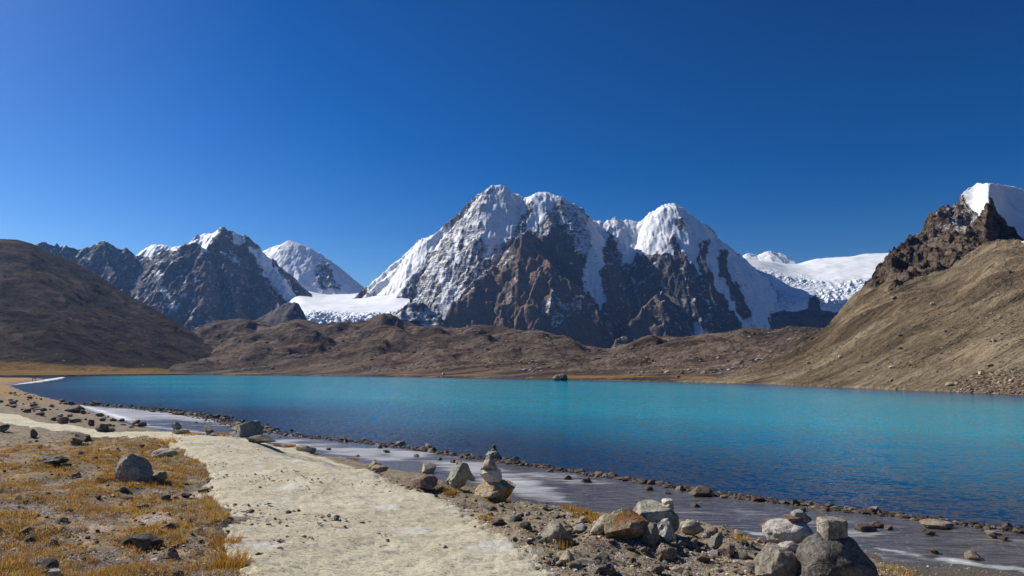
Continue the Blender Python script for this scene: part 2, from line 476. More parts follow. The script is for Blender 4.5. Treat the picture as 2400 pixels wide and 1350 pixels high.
def mat_water():
    m = M('glacial_lake_water')
    deep = m.attr('depth')
    big = m.noise(m.pos((0.35, 1.0, 1)), 0.02, 4, 0.5, 0.3)
    col = m.mix(m.ramp(deep, 0.03, 0.5), (0.006, 0.042, 0.105), (0.0, 0.18, 0.31))
    col = m.mix(m.ramp(deep, 0.4, 1.0), col, (0.0, 0.325, 0.45))
    def slope(rot, sc, scale, amp, det=2):
        c = m.noise(m.pos2(rot, sc), scale, det, 0.55, 0.2, out='Color')
        v = m.node('ShaderNodeVectorMath'); v.operation = 'SUBTRACT'; m.l.new(c, v.inputs[0]); v.inputs[1].default_value = (0.5, 0.5, 0.5)
        q = m.node('ShaderNodeVectorMath'); q.operation = 'SCALE'; m.l.new(v.outputs[0], q.inputs[0])
        if hasattr(amp, 'is_output'): m.l.new(amp, q.inputs['Scale'])
        else: q.inputs['Scale'].default_value = amp
        return q.outputs[0]
    def vadd(x, y):
        v = m.node('ShaderNodeVectorMath'); v.operation = 'ADD'; m.l.new(x, v.inputs[0]); m.l.new(y, v.inputs[1]); return v.outputs[0]
    wind = m.ramp(big, 0.36, 0.52, 0.45, 1.0)
    sl = vadd(slope(0.30, (0.45, 1.2, 1), 1.5, m.math('MULTIPLY', wind, 0.50), 3), slope(0.18, (0.4, 1.1, 1), 0.30, m.math('MULTIPLY', wind, 0.14)))
    sl = vadd(sl, slope(0.4, (0.6, 1.2, 1), 6.0, m.math('MULTIPLY', wind, 1.25)))
    # sparse steep wavelets that catch the sun
    vp = m.pos()
    vd = m.voro(vp, 3.6); vc = m.voro(vp, 3.6, out='Color')
    tv = m.node('ShaderNodeVectorMath'); tv.operation = 'SUBTRACT'; m.l.new(vc, tv.inputs[0]); tv.inputs[1].default_value = (0.5, 0.5, 0.5)
    ts = m.node('ShaderNodeVectorMath'); ts.operation = 'SCALE'; m.l.new(tv.outputs[0], ts.inputs[0]); m.l.new(m.math('MULTIPLY', m.ramp(vd, 0.17, 0.16), 2.0), ts.inputs['Scale'])
    qm = m.node('ShaderNodeVectorMath'); qm.operation = 'SCALE'; m.l.new(sl, qm.inputs[0]); m.l.new(m.ramp(vd, 0.16, 0.17), qm.inputs['Scale'])
    sl = vadd(qm.outputs[0], ts.outputs[0])
    sx = m.node('ShaderNodeSeparateXYZ'); m.l.new(sl, sx.inputs[0])
    cx_ = m.node('ShaderNodeCombineXYZ'); m.l.new(sx.outputs[0], cx_.inputs[0]); m.l.new(sx.outputs[1], cx_.inputs[1]); cx_.inputs[2].default_value = 1.0
    nn = m.node('ShaderNodeVectorMath'); nn.operation = 'NORMALIZE'; m.l.new(cx_.outputs[0], nn.inputs[0])
    m.set('Base Color', col)
    m.set('Normal', nn.outputs[0])
    m.set('Roughness', 0.10); m.set('IOR', 1.333); m.set('Specular IOR Level', 0.17)
    return m.m

def mat_ice():
    m = M('shore_ice')
    p = m.pos((0.25, 1.15, 1), 0.62)
    n1 = m.noise(p, 0.9, 6, 0.6, 0.6)
    n2 = m.noise(p, 4.0, 6, 0.65, 0.5)
    n3 = m.noise(m.pos(), 30.0, 4, 0.7)
    f = m.math('ADD', m.attr('frost'), m.math('MULTIPLY', m.math('SUBTRACT', n1, 0.5), 1.9))
    f = m.math('ADD', f, m.math('MULTIPLY', m.math('SUBTRACT', n2, 0.5), 0.7))
    base = m.mix(m.ramp(n2, 0.35, 0.65), (0.045, 0.040, 0.037), (0.115, 0.106, 0.098))
    col = m.mix(m.ramp(f, 0.42, 0.85), base, (0.37, 0.37, 0.37))
    col = m.mix(m.ramp(f, 1.0, 1.3), col, (0.74, 0.76, 0.78))
    crk = m.voro(m.pos2(0.62, (0.45, 1.0, 1)), 1.1, 'DISTANCE_TO_EDGE'); crk2 = m.voro(m.pos2(0.5, (0.5, 1.0, 1)), 4.5, 'DISTANCE_TO_EDGE')
    col = m.mix(m.math('MULTIPLY', m.ramp(crk, 0.015, 0.0), 0.14), col, (0.55, 0.55, 0.55))
    col = m.mix(m.math('MULTIPLY', m.ramp(crk2, 0.05, 0.0), 0.16), col, (0.48, 0.48, 0.47))
    sp = m.math('MULTIPLY', m.ramp(n3, 0.62, 0.70), 0.7)
    col = m.mix(sp, col, (0.6, 0.62, 0.66))
    m.set('Base Color', col)
    m.set('Roughness', m.ramp(f, 0.3, 0.9, 0.24, 0.6))
    h = m.math('ADD', m.math('MULTIPLY', n2, 0.6), m.math('MULTIPLY', n3, 0.3))
    m.set('Normal', m.bump(h, 0.5, 0.05)); m.set('Specular IOR Level', 0.36)
    return m.m

# ------------------------------------------------------------------ terrain builders
def ridge_pts(lst):
    a = np.array(lst, float); return atY(a[:, 0], a[:, 1], a[:, 2])
def skirts(X, Y, ridges):
    H = np.full(X.shape, -1e6)
    for pts, s in ridges:
        d0 = 0
        if isinstance(s, tuple): sf, sb = s[:2]; d0 = s[2] if len(s) > 2 else 0
        else: sf = sb = s
        for i in range(max(1, len(pts) - 1)):
            a = pts[i]; b = pts[min(i + 1, len(pts) - 1)]
            dx, dy = b[0] - a[0], b[1] - a[1]; L = dx * dx + dy * dy + 1e-9
            t = np.clip(((X - a[0]) * dx + (Y - a[1]) * dy) / L, 0, 1)
            qx = X - a[0] - t * dx; qy = Y - a[1] - t * dy
            d = np.sqrt(qx * qx + qy * qy)
            ss = np.where(qy < 0, sf, sb)
            if d0: drop = ss * d - np.maximum(ss - 0.62, 0) * d0 * (1 - np.exp(-d / d0))
            else: drop = ss * d
            H = np.maximum(H, a[2] + t * (b[2] - a[2]) - drop)
    return H
def erode(h, dx, iters, K, m=0.45, seed=3):
    nr, nc = h.shape; N = nr * nc
    idx = np.arange(N).reshape(nr, nc)
    offs = [(-1, -1), (-1, 0), (-1, 1), (0, -1), (0, 1), (1, -1), (1, 0), (1, 1)]
    jit = np.random.default_rng(seed).random((nr, nc)) * dx * 0.15
    for it in range(iters):
        hp = np.pad(h + jit, 1, mode='constant', constant_values=1e9); ip = np.pad(idx, 1, mode='edge')
        best = np.zeros((nr, nc)); rec = idx.copy(); dist = np.full((nr, nc), dx)
        for oy, ox in offs:
            L = dx * math.hypot(oy, ox)
            sl = (h + jit - hp[1 + oy:1 + oy + nr, 1 + ox:1 + ox + nc]) / L
            k = sl > best
            best = np.where(k, sl, best); rec = np.where(k, ip[1 + oy:1 + oy + nr, 1 + ox:1 + ox + nc], rec); dist = np.where(k, L, dist)
        order = np.argsort((h + jit).ravel())
        ol = order.tolist(); rl = rec.ravel().tolist()
        A = [dx * dx] * N
        for i in reversed(ol):
            r = rl[i]
            if r != i: A[r] += A[i]
        c = (K * np.array(A) ** m / dist.ravel()).tolist()
        hl = h.ravel().tolist()
        for i in ol:
            r = rl[i]
            if r != i:
                k = c[i]; v = (hl[i] + k * hl[r]) / (1 + k)
                if v < hl[i]: hl[i] = v
        h = np.array(hl).reshape(nr, nc)
    return h
def snow_mask(px, py, default, polys, warp=9.0, seed=5):
    qx = px + warp * fbm(px / 22, py / 22, 3, seed); qy = py + warp * fbm(px / 22, py / 22, 3, seed + 9)
    s = np.full(px.shape, float(default))
    for v, poly in polys:
        s = np.where(inpoly(qx, qy, poly), v, s)
    return s
def mountain(name, ridges, bounds, res, mat, floor=-20.0, K=0.0, eit=6, warp=(9, 80), rough=11.0, rwave=58.0, polys=(), dflt=0.2, brown=None, seed=1, soft=3, label=None, smooth_snow=True, flute=4.5):
    x0, x1, y0, y1 = bounds
    xs = np.arange(x0, x1 + res, res); ys = np.arange(y0, y1 + res, res)
    X, Y = np.meshgrid(xs, ys)
    wx = warp[0] * fbm(X / warp[1], Y / warp[1], 3, seed); wy = warp[0] * fbm(X / warp[1], Y / warp[1], 3, seed + 31)
    R = [(ridge_pts(r), s) for r, s in ridges]
    H = skirts(X + wx, Y + wy, R)
    H = np.maximum(H, floor - 5)
    if K: H = erode(H, res, eit, K, seed=seed)
    P = np.stack([X, Y, H], -1)
    px, py = project(P)
    S = snow_mask(px, py, dflt, polys, seed=seed)
    S = blur(S, 1)
    rk = 1 - sstep(0.45, 0.95, S) * 0.85
    det = (ridged((X * 0.8 + Y * 0.6) / rwave, (Y * 0.8 - X * 0.6) / rwave, 6, seed + 50, 0.58) - 0.9) * rough + fbm(X / 16, Y / 16, 3, seed + 60) * rough * 0.25
    sm = blur(H, soft)
    if smooth_snow: H = H * rk + sm * (1 - rk)
    H = H + det * rk * sstep(floor, floor + 40, H)
    fl = ridged((X + 9 * fbm(X / 60, Y / 60, 2, seed + 81)) / 17, Y / 95, 3, seed + 80, 0.6) - 0.85
    H = H + flute * fl * (1.0 - 0.65 * rk) * sstep(floor + 20, floor + 90, H)
    H = H + (1 - rk) * fbm(X / 45, Y / 45, 4, seed + 70) * rough * 0.4
    P = np.stack([X, Y, H], -1)
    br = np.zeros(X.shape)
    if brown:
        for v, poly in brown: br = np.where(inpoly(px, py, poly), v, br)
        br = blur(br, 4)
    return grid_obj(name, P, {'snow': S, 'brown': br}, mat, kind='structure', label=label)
def loft(rows, pxs, nper, curve=None, smooth=()):
    """rows: polylines as (px, py, Y) or (px, None, Y, z); pxs: columns; nper: samples between the rows"""
    L = []
    for r in rows:
        kx = np.array([q[0] for q in r], float)
        Yv = np.interp(pxs, kx, [q[2] for q in r])
        if r[0][1] is None:
            z = np.interp(pxs, kx, [q[3] for q in r]); x = (pxs - CX) / FPX * (Yv * CP + (z - CAM[2]) * SP)
            L.append(np.stack([x, Yv, z], -1))
        else:
            L.append(atY(pxs, np.interp(pxs, kx, [q[1] for q in r]), Yv))
    L = np.array(L); out = []; V = []
    for i in smooth:
        for _ in range(60):
            L[i][1:-1] = (L[i][:-2] + L[i][2:] + 2 * L[i][1:-1]) / 4
    for i in range(len(L) - 1):
        n = nper[i]; e = (curve or {}).get(i, 1.0)
        for k in range(n + (1 if i == len(L) - 2 else 0)):
            t = k / n; tz = t ** e
            q = L[i] * (1 - t) + L[i + 1] * t; q = q.copy(); q[:, 2] = L[i][:, 2] * (1 - tz) + L[i + 1][:, 2] * tz
            out.append(q); V.append(np.full(len(pxs), i + t))
    return np.array(out), np.array(V)

MOUNT = mat_mountain('snowy_dark_rock', (0.070, 0.062, 0.062), (0.125, 0.104, 0.092), (0.25, 0.168, 0.118), 5.0)  # last tone: brown rock, lightened in colour in place of sunlight on the pyramid
SNOWM = mat_mountain('snowy_far_rock', (0.05, 0.05, 0.06), (0.10, 0.095, 0.1), (0.13, 0.1, 0.08), 7.0)
GLAC = mat_glacier()
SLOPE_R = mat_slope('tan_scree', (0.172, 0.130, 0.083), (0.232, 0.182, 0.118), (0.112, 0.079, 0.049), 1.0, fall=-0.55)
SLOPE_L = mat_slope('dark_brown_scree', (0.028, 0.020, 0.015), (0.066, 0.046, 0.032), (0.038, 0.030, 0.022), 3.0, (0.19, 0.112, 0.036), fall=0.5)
SLOPE_M = mat_slope('moraine_rubble', (0.098, 0.070, 0.053), (0.172, 0.128, 0.096), (0.066, 0.052, 0.046), 2.2, (0.24, 0.14, 0.055))

# ------------------------------------------------------------------ main massif
main_ridges = [
  # skyline
  ([(800,690,3350),(825,683,3320),(867,680,3270),(887,657,3220),(923,623,3170),(947,607,3140),(967,593,3110),(987,567,3090),(1000,553,3070),(1027,547,3050),(1053,540,3035),(1067,527,3020),(1093,503,3010),(1117,477,3000),(1133,455,3000),(1153,435,3000),(1175,433,3000),(1183,442,3000),(1200,452,3000),(1230,460,3000),(1247,455,2990),(1260,445,2980),(1277,448,2970),(1307,458,2955),(1337,470,2950),(1350,490,2970),(1367,507,2990),(1383,517,3005),(1400,517,3010),(1417,523,3005),(1423,517,3000),(1443,513,3000),(1473,515,3000),(1497,517,3000),(1517,510,2990),(1533,497,2980),(1547,482,2965),(1563,474,2950),(1580,474,2945),(1597,483,2940),(1620,505,2920),(1650,535,2895),(1680,560,2865),(1700,580,2850),(1720,598,2835),(1742,608,2820),(1775,640,2790),(1800,690,2750)], (1.45, 0.9, 34)),
  # snowy rib off the left shoulder
  ([(1053,540,3035),(1040,566,2985),(1019,600,2930),(996,623,2885),(963,645,2840),(942,676,2790),(945,708,2740)], 1.5),
  ([(1117,477,3000),(1104,505,2955),(1082,540,2900),(1074,590,2840),(1066,640,2780),(1052,690,2710)], 1.7),
  ([(1133,455,3000),(1128,500,2960),(1112,540,2905),(1107,555,2890),(1092,595,2840),(1072,645,2780),(1062,690,2720)], 1.7),
  # second summit, rib running down to the left behind the brown pyramid
  ([(1260,445,2980),(1240,475,2935),(1216,512,2880),(1195,550,2820),(1160,590,2760),(1125,630,2700),(1092,672,2640),(1060,712,2580),(1030,742,2530)], 1.5),
  # dark buttress
  ([(1307,458,2955),(1303,480,2915),(1306,520,2865),(1330,580,2805),(1352,612,2770),(1362,655,2725)], 2.0),
  ([(1337,470,2950),(1362,525,2900),(1378,570,2855),(1380,600,2815)], 1.8),
  # right bank of the hanging glacier
  ([(1423,517,3000),(1430,554,2935),(1449,588,2875),(1461,619,2830),(1480,647,2780),(1502,676,2720),(1515,720,2650)], 1.7),
  ([(1430,554,2935),(1425,600,2870),(1412,635,2810),(1415,690,2730),(1425,740,2650)], 2.0),
  # second peak
  ([(1563,474,2950),(1564,509,2905),(1570,534,2870),(1580,568,2825),(1603,599,2780),(1625,636,2725),(1653,664,2680),(1679,692,2640),(1698,720,2600),(1715,752,2560)], 1.45),
  ([(1530,505,2985),(1541,588,2840),(1560,625,2780),(1575,665,2710)], 1.7),
  ([(1650,535,2895),(1653,563,2860),(1641,590,2835),(1645,622,2785),(1664,655,2740),(1684,686,2690),(1706,720,2640),(1722,758,2590)], 1.5),
  ([(1690,575,2855),(1694,595,2830),(1692,622,2790),(1711,660,2740),(1733,694,2690),(1757,735,2630)], 1.5),
  ([(1560,680,2560),(1600,720,2500),(1640,765,2430)], 1.6),
  # brown pyramid standing forward
  ([(1250,545,2790),(1240,545,2700),(1233,547,2610),(1212,563,2590),(1186,597,2560),(1142,634,2510),(1110,655,2470),(1088,680,2440),(1060,714,2400),(1045,738,2370),(1040,775,2330)], 1.35),
  ([(1233,547,2610),(1240,582,2565),(1215,613,2530),(1186,635,2500),(1178,660,2470),(1184,684,2445),(1178,719,2405),(1162,747,2365),(1152,772,2330)], 1.5),
  ([(1233,547,2610),(1262,592,2550),(1287,625,2490)], 1.4),
  ([(1287,625,2490),(1268,637,2470),(1250,669,2430),(1234,700,2395),(1218,731,2360),(1204,775,2310)], 1.5),
  ([(1287,625,2490),(1310,648,2465),(1342,664,2445),(1370,680,2425),(1388,710,2395),(1400,738,2365),(1404,770,2330),(1406,810,2290)], (1.7, 1.2)),
  ([(1262,742,2335),(1247,765,2300)], 1.5),
  # small lit triangular spur
  ([(1560,690,2520),(1537,685,2450),(1520,713,2420),(1492,748,2375),(1472,770,2340),(1450,798,2290)], 1.3),
  ([(1537,685,2450),(1545,725,2400),(1560,775,2330)], 1.4),
  # dusted knoll at the glacier's edge
  ([(905,765,2160),(925,735,2180),(948,719,2190),(975,715,2200),(1005,722,2200),(1030,742,2200),(1060,775,2180)], 0.9),
  # dark cliff below the right-hand icefall
  ([(1742,608,2820),(1790,700,2730),(1800,745,2660)], 1.6),
]
main_snow = [
  (0.5, [(930,760),(935,690),(960,650),(1060,545),(1140,480),(1230,470),(1260,520),(1230,550),(1150,620),(1050,730),(1040,770)]),
  (1.0, [(790,700),(860,690),(880,640),(950,590),(990,550),(1000,545),(1053,530),(1062,545),(1035,558),(1032,575),(1005,600),(975,640),(945,665),(938,700)]),
  (0.62, [(1055,545),(1060,525),(1100,485),(1140,440),(1160,430),(1140,470),(1100,520),(1070,550)]),
  (0.95, [(1132,480),(1150,450),(1165,425),(1180,425),(1200,445),(1235,455),(1245,470),(1225,500),(1205,540),(1180,560),(1160,575),(1150,600),(1135,608),(1138,575),(1128,545),(1130,500)]),
  (0.65, [(1085,545),(1105,520),(1115,500),(1130,520),(1120,545),(1095,575)]),
  (0.75, [(1062,560),(1078,545),(1076,600),(1068,650),(1058,640),(1064,600)]),
  (0.65, [(1035,625),(1065,640),(1070,680),(1050,690),(1025,655)]),
  (0.8, [(1030,690),(1048,690),(1055,705),(1030,720)]),
  (0.6, [(1010,745),(1060,695),(1100,660),(1130,625),(1175,590),(1190,590),(1140,632),(1100,665),(1060,720),(1035,750)]),
  (1.0, [(1230,468),(1245,445),(1262,435),(1310,450),(1345,460),(1358,490),(1340,478),(1308,476),(1285,498),(1268,515),(1248,548),(1234,548),(1243,505),(1250,482)]),
  (0.52, [(1283,500),(1306,482),(1306,525),(1280,555),(1255,560),(1262,530)]),
  (0.60, [(1312,476),(1348,472),(1385,510),(1390,560),(1378,605),(1358,600),(1335,560),(1316,525)]),
  (1.0, [(1372,505),(1385,510),(1425,515),(1427,555),(1412,580),(1418,612),(1404,640),(1415,690),(1406,735),(1394,715),(1380,690),(1358,665),(1370,630),(1378,590),(1390,560)]),
  (1.0, [(1421,515),(1443,505),(1497,510),(1530,495),(1560,465),(1590,465),(1625,500),(1680,550),(1742,600),(1800,640),(1820,700),(1800,775),(1742,765),(1722,745),(1690,692),(1650,650),(1610,602),(1580,575),(1572,598),(1545,592),(1520,600),(1490,598),(1470,625),(1455,592),(1434,552)]),
  (0.5, [(1436,560),(1455,595),(1480,640),(1500,670),(1490,670),(1455,630),(1440,595)]),
  (0.15, [(1645,560),(1662,560),(1652,620),(1690,690),(1722,748),(1700,742),(1662,685),(1637,612),(1640,580)]),
  (0.2, [(1684,588),(1707,592),(1702,640),(1742,690),(1763,752),(1737,745),(1700,672),(1682,620)]),
  (0.2, [(1588,515),(1606,512),(1604,530),(1590,535)]),
  (0.3, [(1570,530),(1580,560),(1602,596),(1590,600),(1572,570)]),
  (0.9, [(1625,795),(1630,768),(1650,775),(1670,795)]),
  (0.8, [(1745,790),(1755,755),(1790,765),(1830,785)]),
  (0.12, [(1230,545),(1330,560),(1365,620),(1365,690),(1330,660),(1290,620)]),
  (0.02, [(1233,545),(1245,560),(1300,625),(1290,660),(1250,720),(1210,780),(1030,780),(1045,738),(1086,684),(1142,632),(1190,594)]),
  (0.36, [(1130,620),(1200,590),(1215,600),(1150,650),(1100,690),(1090,680)]),
  (0.24, [(1180,660),(1235,625),(1240,660),(1200,720),(1182,700)]),
  (0.10, [(1290,640),(1400,700),(1412,830),(1200,830),(1240,720)]),
  (0.42, [(1262,722),(1290,690),(1330,700),(1385,712),(1388,728),(1330,745),(1300,760),(1275,745)]),
  (0.05, [(1537,680),(1550,720),(1560,800),(1440,810),(1470,765)]),
  (0.45, [(900,775),(920,735),(948,715),(1000,717),(1035,740),(1060,775)]),
]
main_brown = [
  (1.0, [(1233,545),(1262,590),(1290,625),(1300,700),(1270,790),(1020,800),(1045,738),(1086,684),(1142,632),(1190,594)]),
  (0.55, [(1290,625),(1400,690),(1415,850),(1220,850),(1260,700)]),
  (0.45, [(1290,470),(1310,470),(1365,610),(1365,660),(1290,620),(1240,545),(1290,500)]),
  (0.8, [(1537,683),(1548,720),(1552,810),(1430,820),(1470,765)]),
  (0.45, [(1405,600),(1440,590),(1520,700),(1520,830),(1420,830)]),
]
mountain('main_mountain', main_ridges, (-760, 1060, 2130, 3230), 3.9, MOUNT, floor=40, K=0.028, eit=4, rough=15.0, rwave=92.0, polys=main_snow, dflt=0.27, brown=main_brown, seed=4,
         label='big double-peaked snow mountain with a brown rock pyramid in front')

# ------------------------------------------------------------------ left massif
left_ridges = [
  ([(60,600,3050),(93,570,3080),(117,572,3100),(133,577,3120),(147,580,3120),(170,578,3130),(183,583,3140),(197,580,3140),(213,580,3150),(233,568,3150),(245,565,3150),(260,572,3150),(277,580,3160),(300,585,3170),(310,590,3170),(323,605,3180),(337,603,3170),(350,605,3160),(358,607,3150),(377,593,3130),(400,585,3110),(413,583,3100),(433,575,3100),(457,566,3120),(473,575,3160)], (1.3, 1.0)),
  ([(300,610,3500),(320,598,3480),(347,580,3450),(360,572,3440),(377,572,3430),(400,578,3420),(417,577,3410),(440,571,3390),(457,565,3360),(467,553,3340),(477,547,3330),(503,545,3310),(520,537,3300),(527,530,3290),(540,538,3300),(553,547,3310),(567,555,3320),(573,555,3320),(580,565,3320),(593,583,3310),(610,590,3310),(623,607,3290),(643,633,3250),(663,657,3200),(673,680,3150),(697,702,3090),(723,732,3000)], (1.3, 0.9, 25)),
  ([(457,566,3120),(475,590,3060),(482,640,2980),(478,700,2880)], 1.5),
  ([(527,530,3290),(522,565,3220),(515,590,3170),(530,640,3080),(548,690,2980),(560,740,2880)], 1.5),
  ([(573,555,3320),(590,600,3240),(612,645,3150),(640,690,3050),(660,735,2950)], 1.5),
  ([(337,603,3170),(345,650,3080),(352,690,3000),(375,745,2900)], 1.6),
  ([(400,585,3110),(412,640,3020),(420,700,2920)], 1.6),
  ([(245,565,3150),(255,620,3050),(285,680,2950)], 1.5),
]
left_snow = [
  (1.0, [(312,612),(330,585),(347,572),(375,562),(417,568),(416,581),(380,590),(358,607),(335,604)]),
  (1.0, [(413,586),(415,573),(457,560),(480,540),(512,538),(515,550),(495,565),(478,592),(466,578),(457,566)]),
  (0.8, [(538,535),(572,552),(574,572),(560,580),(548,562)]),
  (0.9, [(582,580),(615,585),(645,630),(685,685),(735,740),(700,745),(660,695),(622,645),(598,612)]),
  (0.62, [(362,635),(375,635),(392,690),(425,740),(398,735),(375,695)]),
  (0.5, [(520,590),(550,596),(565,625),(530,608)]),
  (0.45, [(380,680),(420,690),(440,700),(395,700)]),
]
mountain('left_mountain', left_ridges, (-2350, -880, 2640, 3620), 4.2, MOUNT, floor=60, K=0.030, eit=4, rough=14.0, rwave=90.0, polys=left_snow, dflt=0.27, seed=21,
         label='jagged dark mountain dusted with snow above the left shore')
# snow dome and the far summit behind the glaciers
mountain('snow_dome', [
  ([(590,600,4250),(613,588,4250),(633,580,4230),(660,572,4210),(673,563,4200),(683,563,4200),(703,570,4190),(727,580,4180),(743,590,4180),(763,600,4170),(770,613,4160),(783,633,4140),(797,653,4120),(810,673,4100),(835,697,4050)], (0.95, 0.8)),
  ([(763,600,4170),(760,625,4080),(775,660,3980),(790,690,3900)], 1.1),
  ([(683,563,4200),(690,600,4080),(700,640,3950)], 1.0)],
  (-1750, -820, 3650, 4700), 6.5, SNOWM, floor=120, K=0.012, eit=4, rough=9, rwave=110, dflt=0.95,
  polys=[(0.4, [(735,622),(765,618),(778,640),(800,680),(760,680),(738,655)]), (0.35, [(752,612),(770,615),(775,640),(762,640)])], seed=33,
  label='rounded snow-covered mountain behind the small glacier')
mountain('far_snow_summit', [
  ([(1700,612,5200),(1735,601,5200),(1750,592,5190),(1765,594,5180),(1778,597,5180),(1790,590,5170),(1803,587,5160),(1815,590,5170),(1830,592,5180),(1850,605,5200),(1870,616,5220),(1900,630,5250)], 0.8),
  ([(1803,587,5160),(1810,615,5000)], 0.9)],
  (1500, 2500, 4750, 5600), 8.0, SNOWM, floor=300, K=0.015, eit=4, rough=12, rwave=110, dflt=0.9, seed=41,
  label='small distant snow summit above the right glacier')
# rock horn standing before the left glacier
mountain('rock_horn', [
  ([(605,745,2150),(640,726,2140),(660,716,2130),(680,709,2120),(693,707,2110)], 1.6), ([(693,707,2110),(695,722,2100),(695,735,2080)], 3.0)],
  (-880, -560, 1990, 2300), 4.0, MOUNT, floor=60, K=0, warp=(4, 40), rough=5, rwave=45, dflt=0.0, seed=51, flute=1.5,
  label='dark rock horn standing in front of the small glacier')

# ------------------------------------------------------------------ glaciers
def glacier(name, rows, pxs, nper, crev, rock, label):
    P, V = loft(rows, pxs, nper, smooth=range(2, len(rows)))
    X, Y = P[..., 0], P[..., 1]
    px, py = project(P)
    cr = blur(crev(px, py, V), 12); rk = blur(rock(px, py, V), 1)
    P[..., 2] += fbm(X / 170, Y / 170, 3, 61) * 6 + cr * (ridged(X / 38, Y / 60, 4, 62) - 0.8) * 13 + rk * (ridged(X / 40, Y / 30, 4, 63) - 0.8) * 9
    return grid_obj(name, P, {'crevasse': cr, 'rock': rk}, GLAC, kind='structure', label=label)
glacier('left_glacier', [
  [(600,None,2130,40),(960,None,2130,40)],
  [(600,790,2170),(680,765,2170),(700,754,2170),(800,755,2170),(930,748,2170),(960,745,2170)],
  [(600,790,2260),(670,758,2260),(700,738,2260),(740,735,2260),(830,739,2260),(900,741,2260),(960,738,2260)],
  [(600,760,2950),(660,722,2950),(700,699,2950),(760,705,2950),(850,702,2950),(930,690,2900),(960,690,2900)],
  [(600,730,3700),(640,692,3700),(680,676,3700),(760,691,3800),(830,689,3850),(870,681,3750),(960,676,3600)],
  [(600,None,4300,300),(960,None,4300,250)]],
  np.arange(600, 961, 2.0), [8, 26, 50, 40, 12],
  lambda px, py, V: np.clip(sstep(2.25, 1.9, V) + 0.0, 0, 1), lambda px, py, V: 0 * V, 'bright snowfield and icefall between the left mountains')
glacier('right_glacier', [
  [(1690,None,2560,40),(2260,None,2560,40)],
  [(1690,785,2600),(1760,775,2600),(1790,760,2605),(2260,770,2605)],
  [(1690,770,2630),(1760,764,2630),(1785,742,2640),(1830,727,2650),(1885,728,2650),(1900,722,2655),(1925,724,2655),(1950,735,2650),(2260,738,2650)],
  [(1690,745,2690),(1760,738,2690),(1795,712,2690),(1850,714,2680),(1885,700,2680),(1940,708,2680),(2000,700,2700),(2260,690,2700)],
  [(1690,645,2880),(1760,640,2880),(1830,648,2880),(1900,660,2880),(1960,655,2880),(2260,640,2880)],
  [(1690,610,3180),(1750,609,3150),(1800,614,3200),(1850,625,3300),(1900,627,3300),(1960,622,3300),(2100,617,3300),(2260,602,3300)],
  [(1690,612,3650),(1740,611,3600),(1800,613,3600),(1870,619,3700),(1910,607,3700),(1960,603,3700),(2020,597,3700),(2105,590,3700),(2260,575,3700)],
  [(1690,None,4600,350),(2260,None,4600,400)]],
  np.arange(1690, 2261, 2.2), [6, 22, 16, 50, 34, 20, 10],
  lambda px, py, V: np.clip(0.75 * sstep(1.9, 2.4, V) * sstep(4.7, 3.7, V) * (0.25 + 0.75 * (fbm(px / 60, py / 30, 2, 8) > -0.1)) * (1 - 0.8 * inpoly(px, py, [(1880,650),(1900,610),(2120,590),(2120,640),(1960,665)])), 0, 1),
  lambda px, py, V: np.clip(((V < 2.05) & (px > 1778)).astype(float) + inpoly(px, py, [(1890,735),(1896,700),(1912,692),(1922,706),(1925,740)]) * 0.8, 0, 1),
  'broad white glacier plateau with a blue shaded icefall and dark cliff')

# ------------------------------------------------------------------ lake outline (world metres, water level 0)
near_shore_px = [(2800,1400),(2400,1345),(2200,1320),(2010,1287),(1800,1260),(1600,1237),(1400,1207),(1200,1172),(1000,1113),(830,1078),(640,1040),(440,1014),(330,1001),(260,976),(200,957),(150,942),(100,930),(50,916),(22,905)]
far_shore_px = [(30,902),(60,897),(100,891),(130,887),(150,884),(230,881),(330,879.5),(460,878.5),(700,880.5),(1000,884.5),(1300,890),(1600,895),(1700,897.5),(1900,905),(2100,913),(2400,925),(2700,939)]
NS = atZ([p[0] for p in near_shore_px], [p[1] for p in near_shore_px], 0.0)[:, :2]
FS = atZ([p[0] for p in far_shore_px], [p[1] for p in far_shore_px], 0.0)[:, :2]
LAKE = np.concatenate([NS, FS, np.array([[130, 70], [110, 35], [70, 14], [35, 9], [20, 10.5]])])
LAKE_LOOP = np.concatenate([LAKE, LAKE[:1]])
def shore_t(X, Y):
    d, par = segdist(X, Y, LAKE_LOOP)
    ins = inpoly(X, Y, [tuple(q) for q in LAKE])
    return np.where(ins, -d, d)
PA = np.array([[-40, -2.2], [-8, -0.9], [0, 0], [3, .32], [5.5, 1.05], [7.5, 1.82], [10, 2.2], [16, 2.58], [24, 2.95], [60, 3.4], [400, 5]])
PB = np.array([[-40, -2.2], [-8, -0.9], [0, 0], [4, .30], [12, .85], [22, 1.45], [34, 2.0], [60, 2.4], [120, 3], [400, 4]])
PC = np.array([[-40, -2.2], [-8, -0.7], [0, 0], [1.0, .55], [6, .9], [60, 1.6], [200, 3], [400, 4]])
def ground_base(X, Y):
    t = shore_t(X, Y) + 0.45 * fbm(X / 3.1, Y / 3.1, 3, 71) * sstep(3, 30, np.abs(Y) + 5)
    t = t - 1.5 * sstep(3.4, 5.8, X) * sstep(0, 3, t)
    za = np.interp(t, PA[:, 0], PA[:, 1]); zb = np.interp(t, PB[:, 0], PB[:, 1]); zc = np.interp(t, PC[:, 0], PC[:, 1])
    w = sstep(-9, -26, X); z = za * (1 - w) + zb * w
    w = sstep(130, 200, Y); z = z * (1 - w) + zc * w
    return z, t
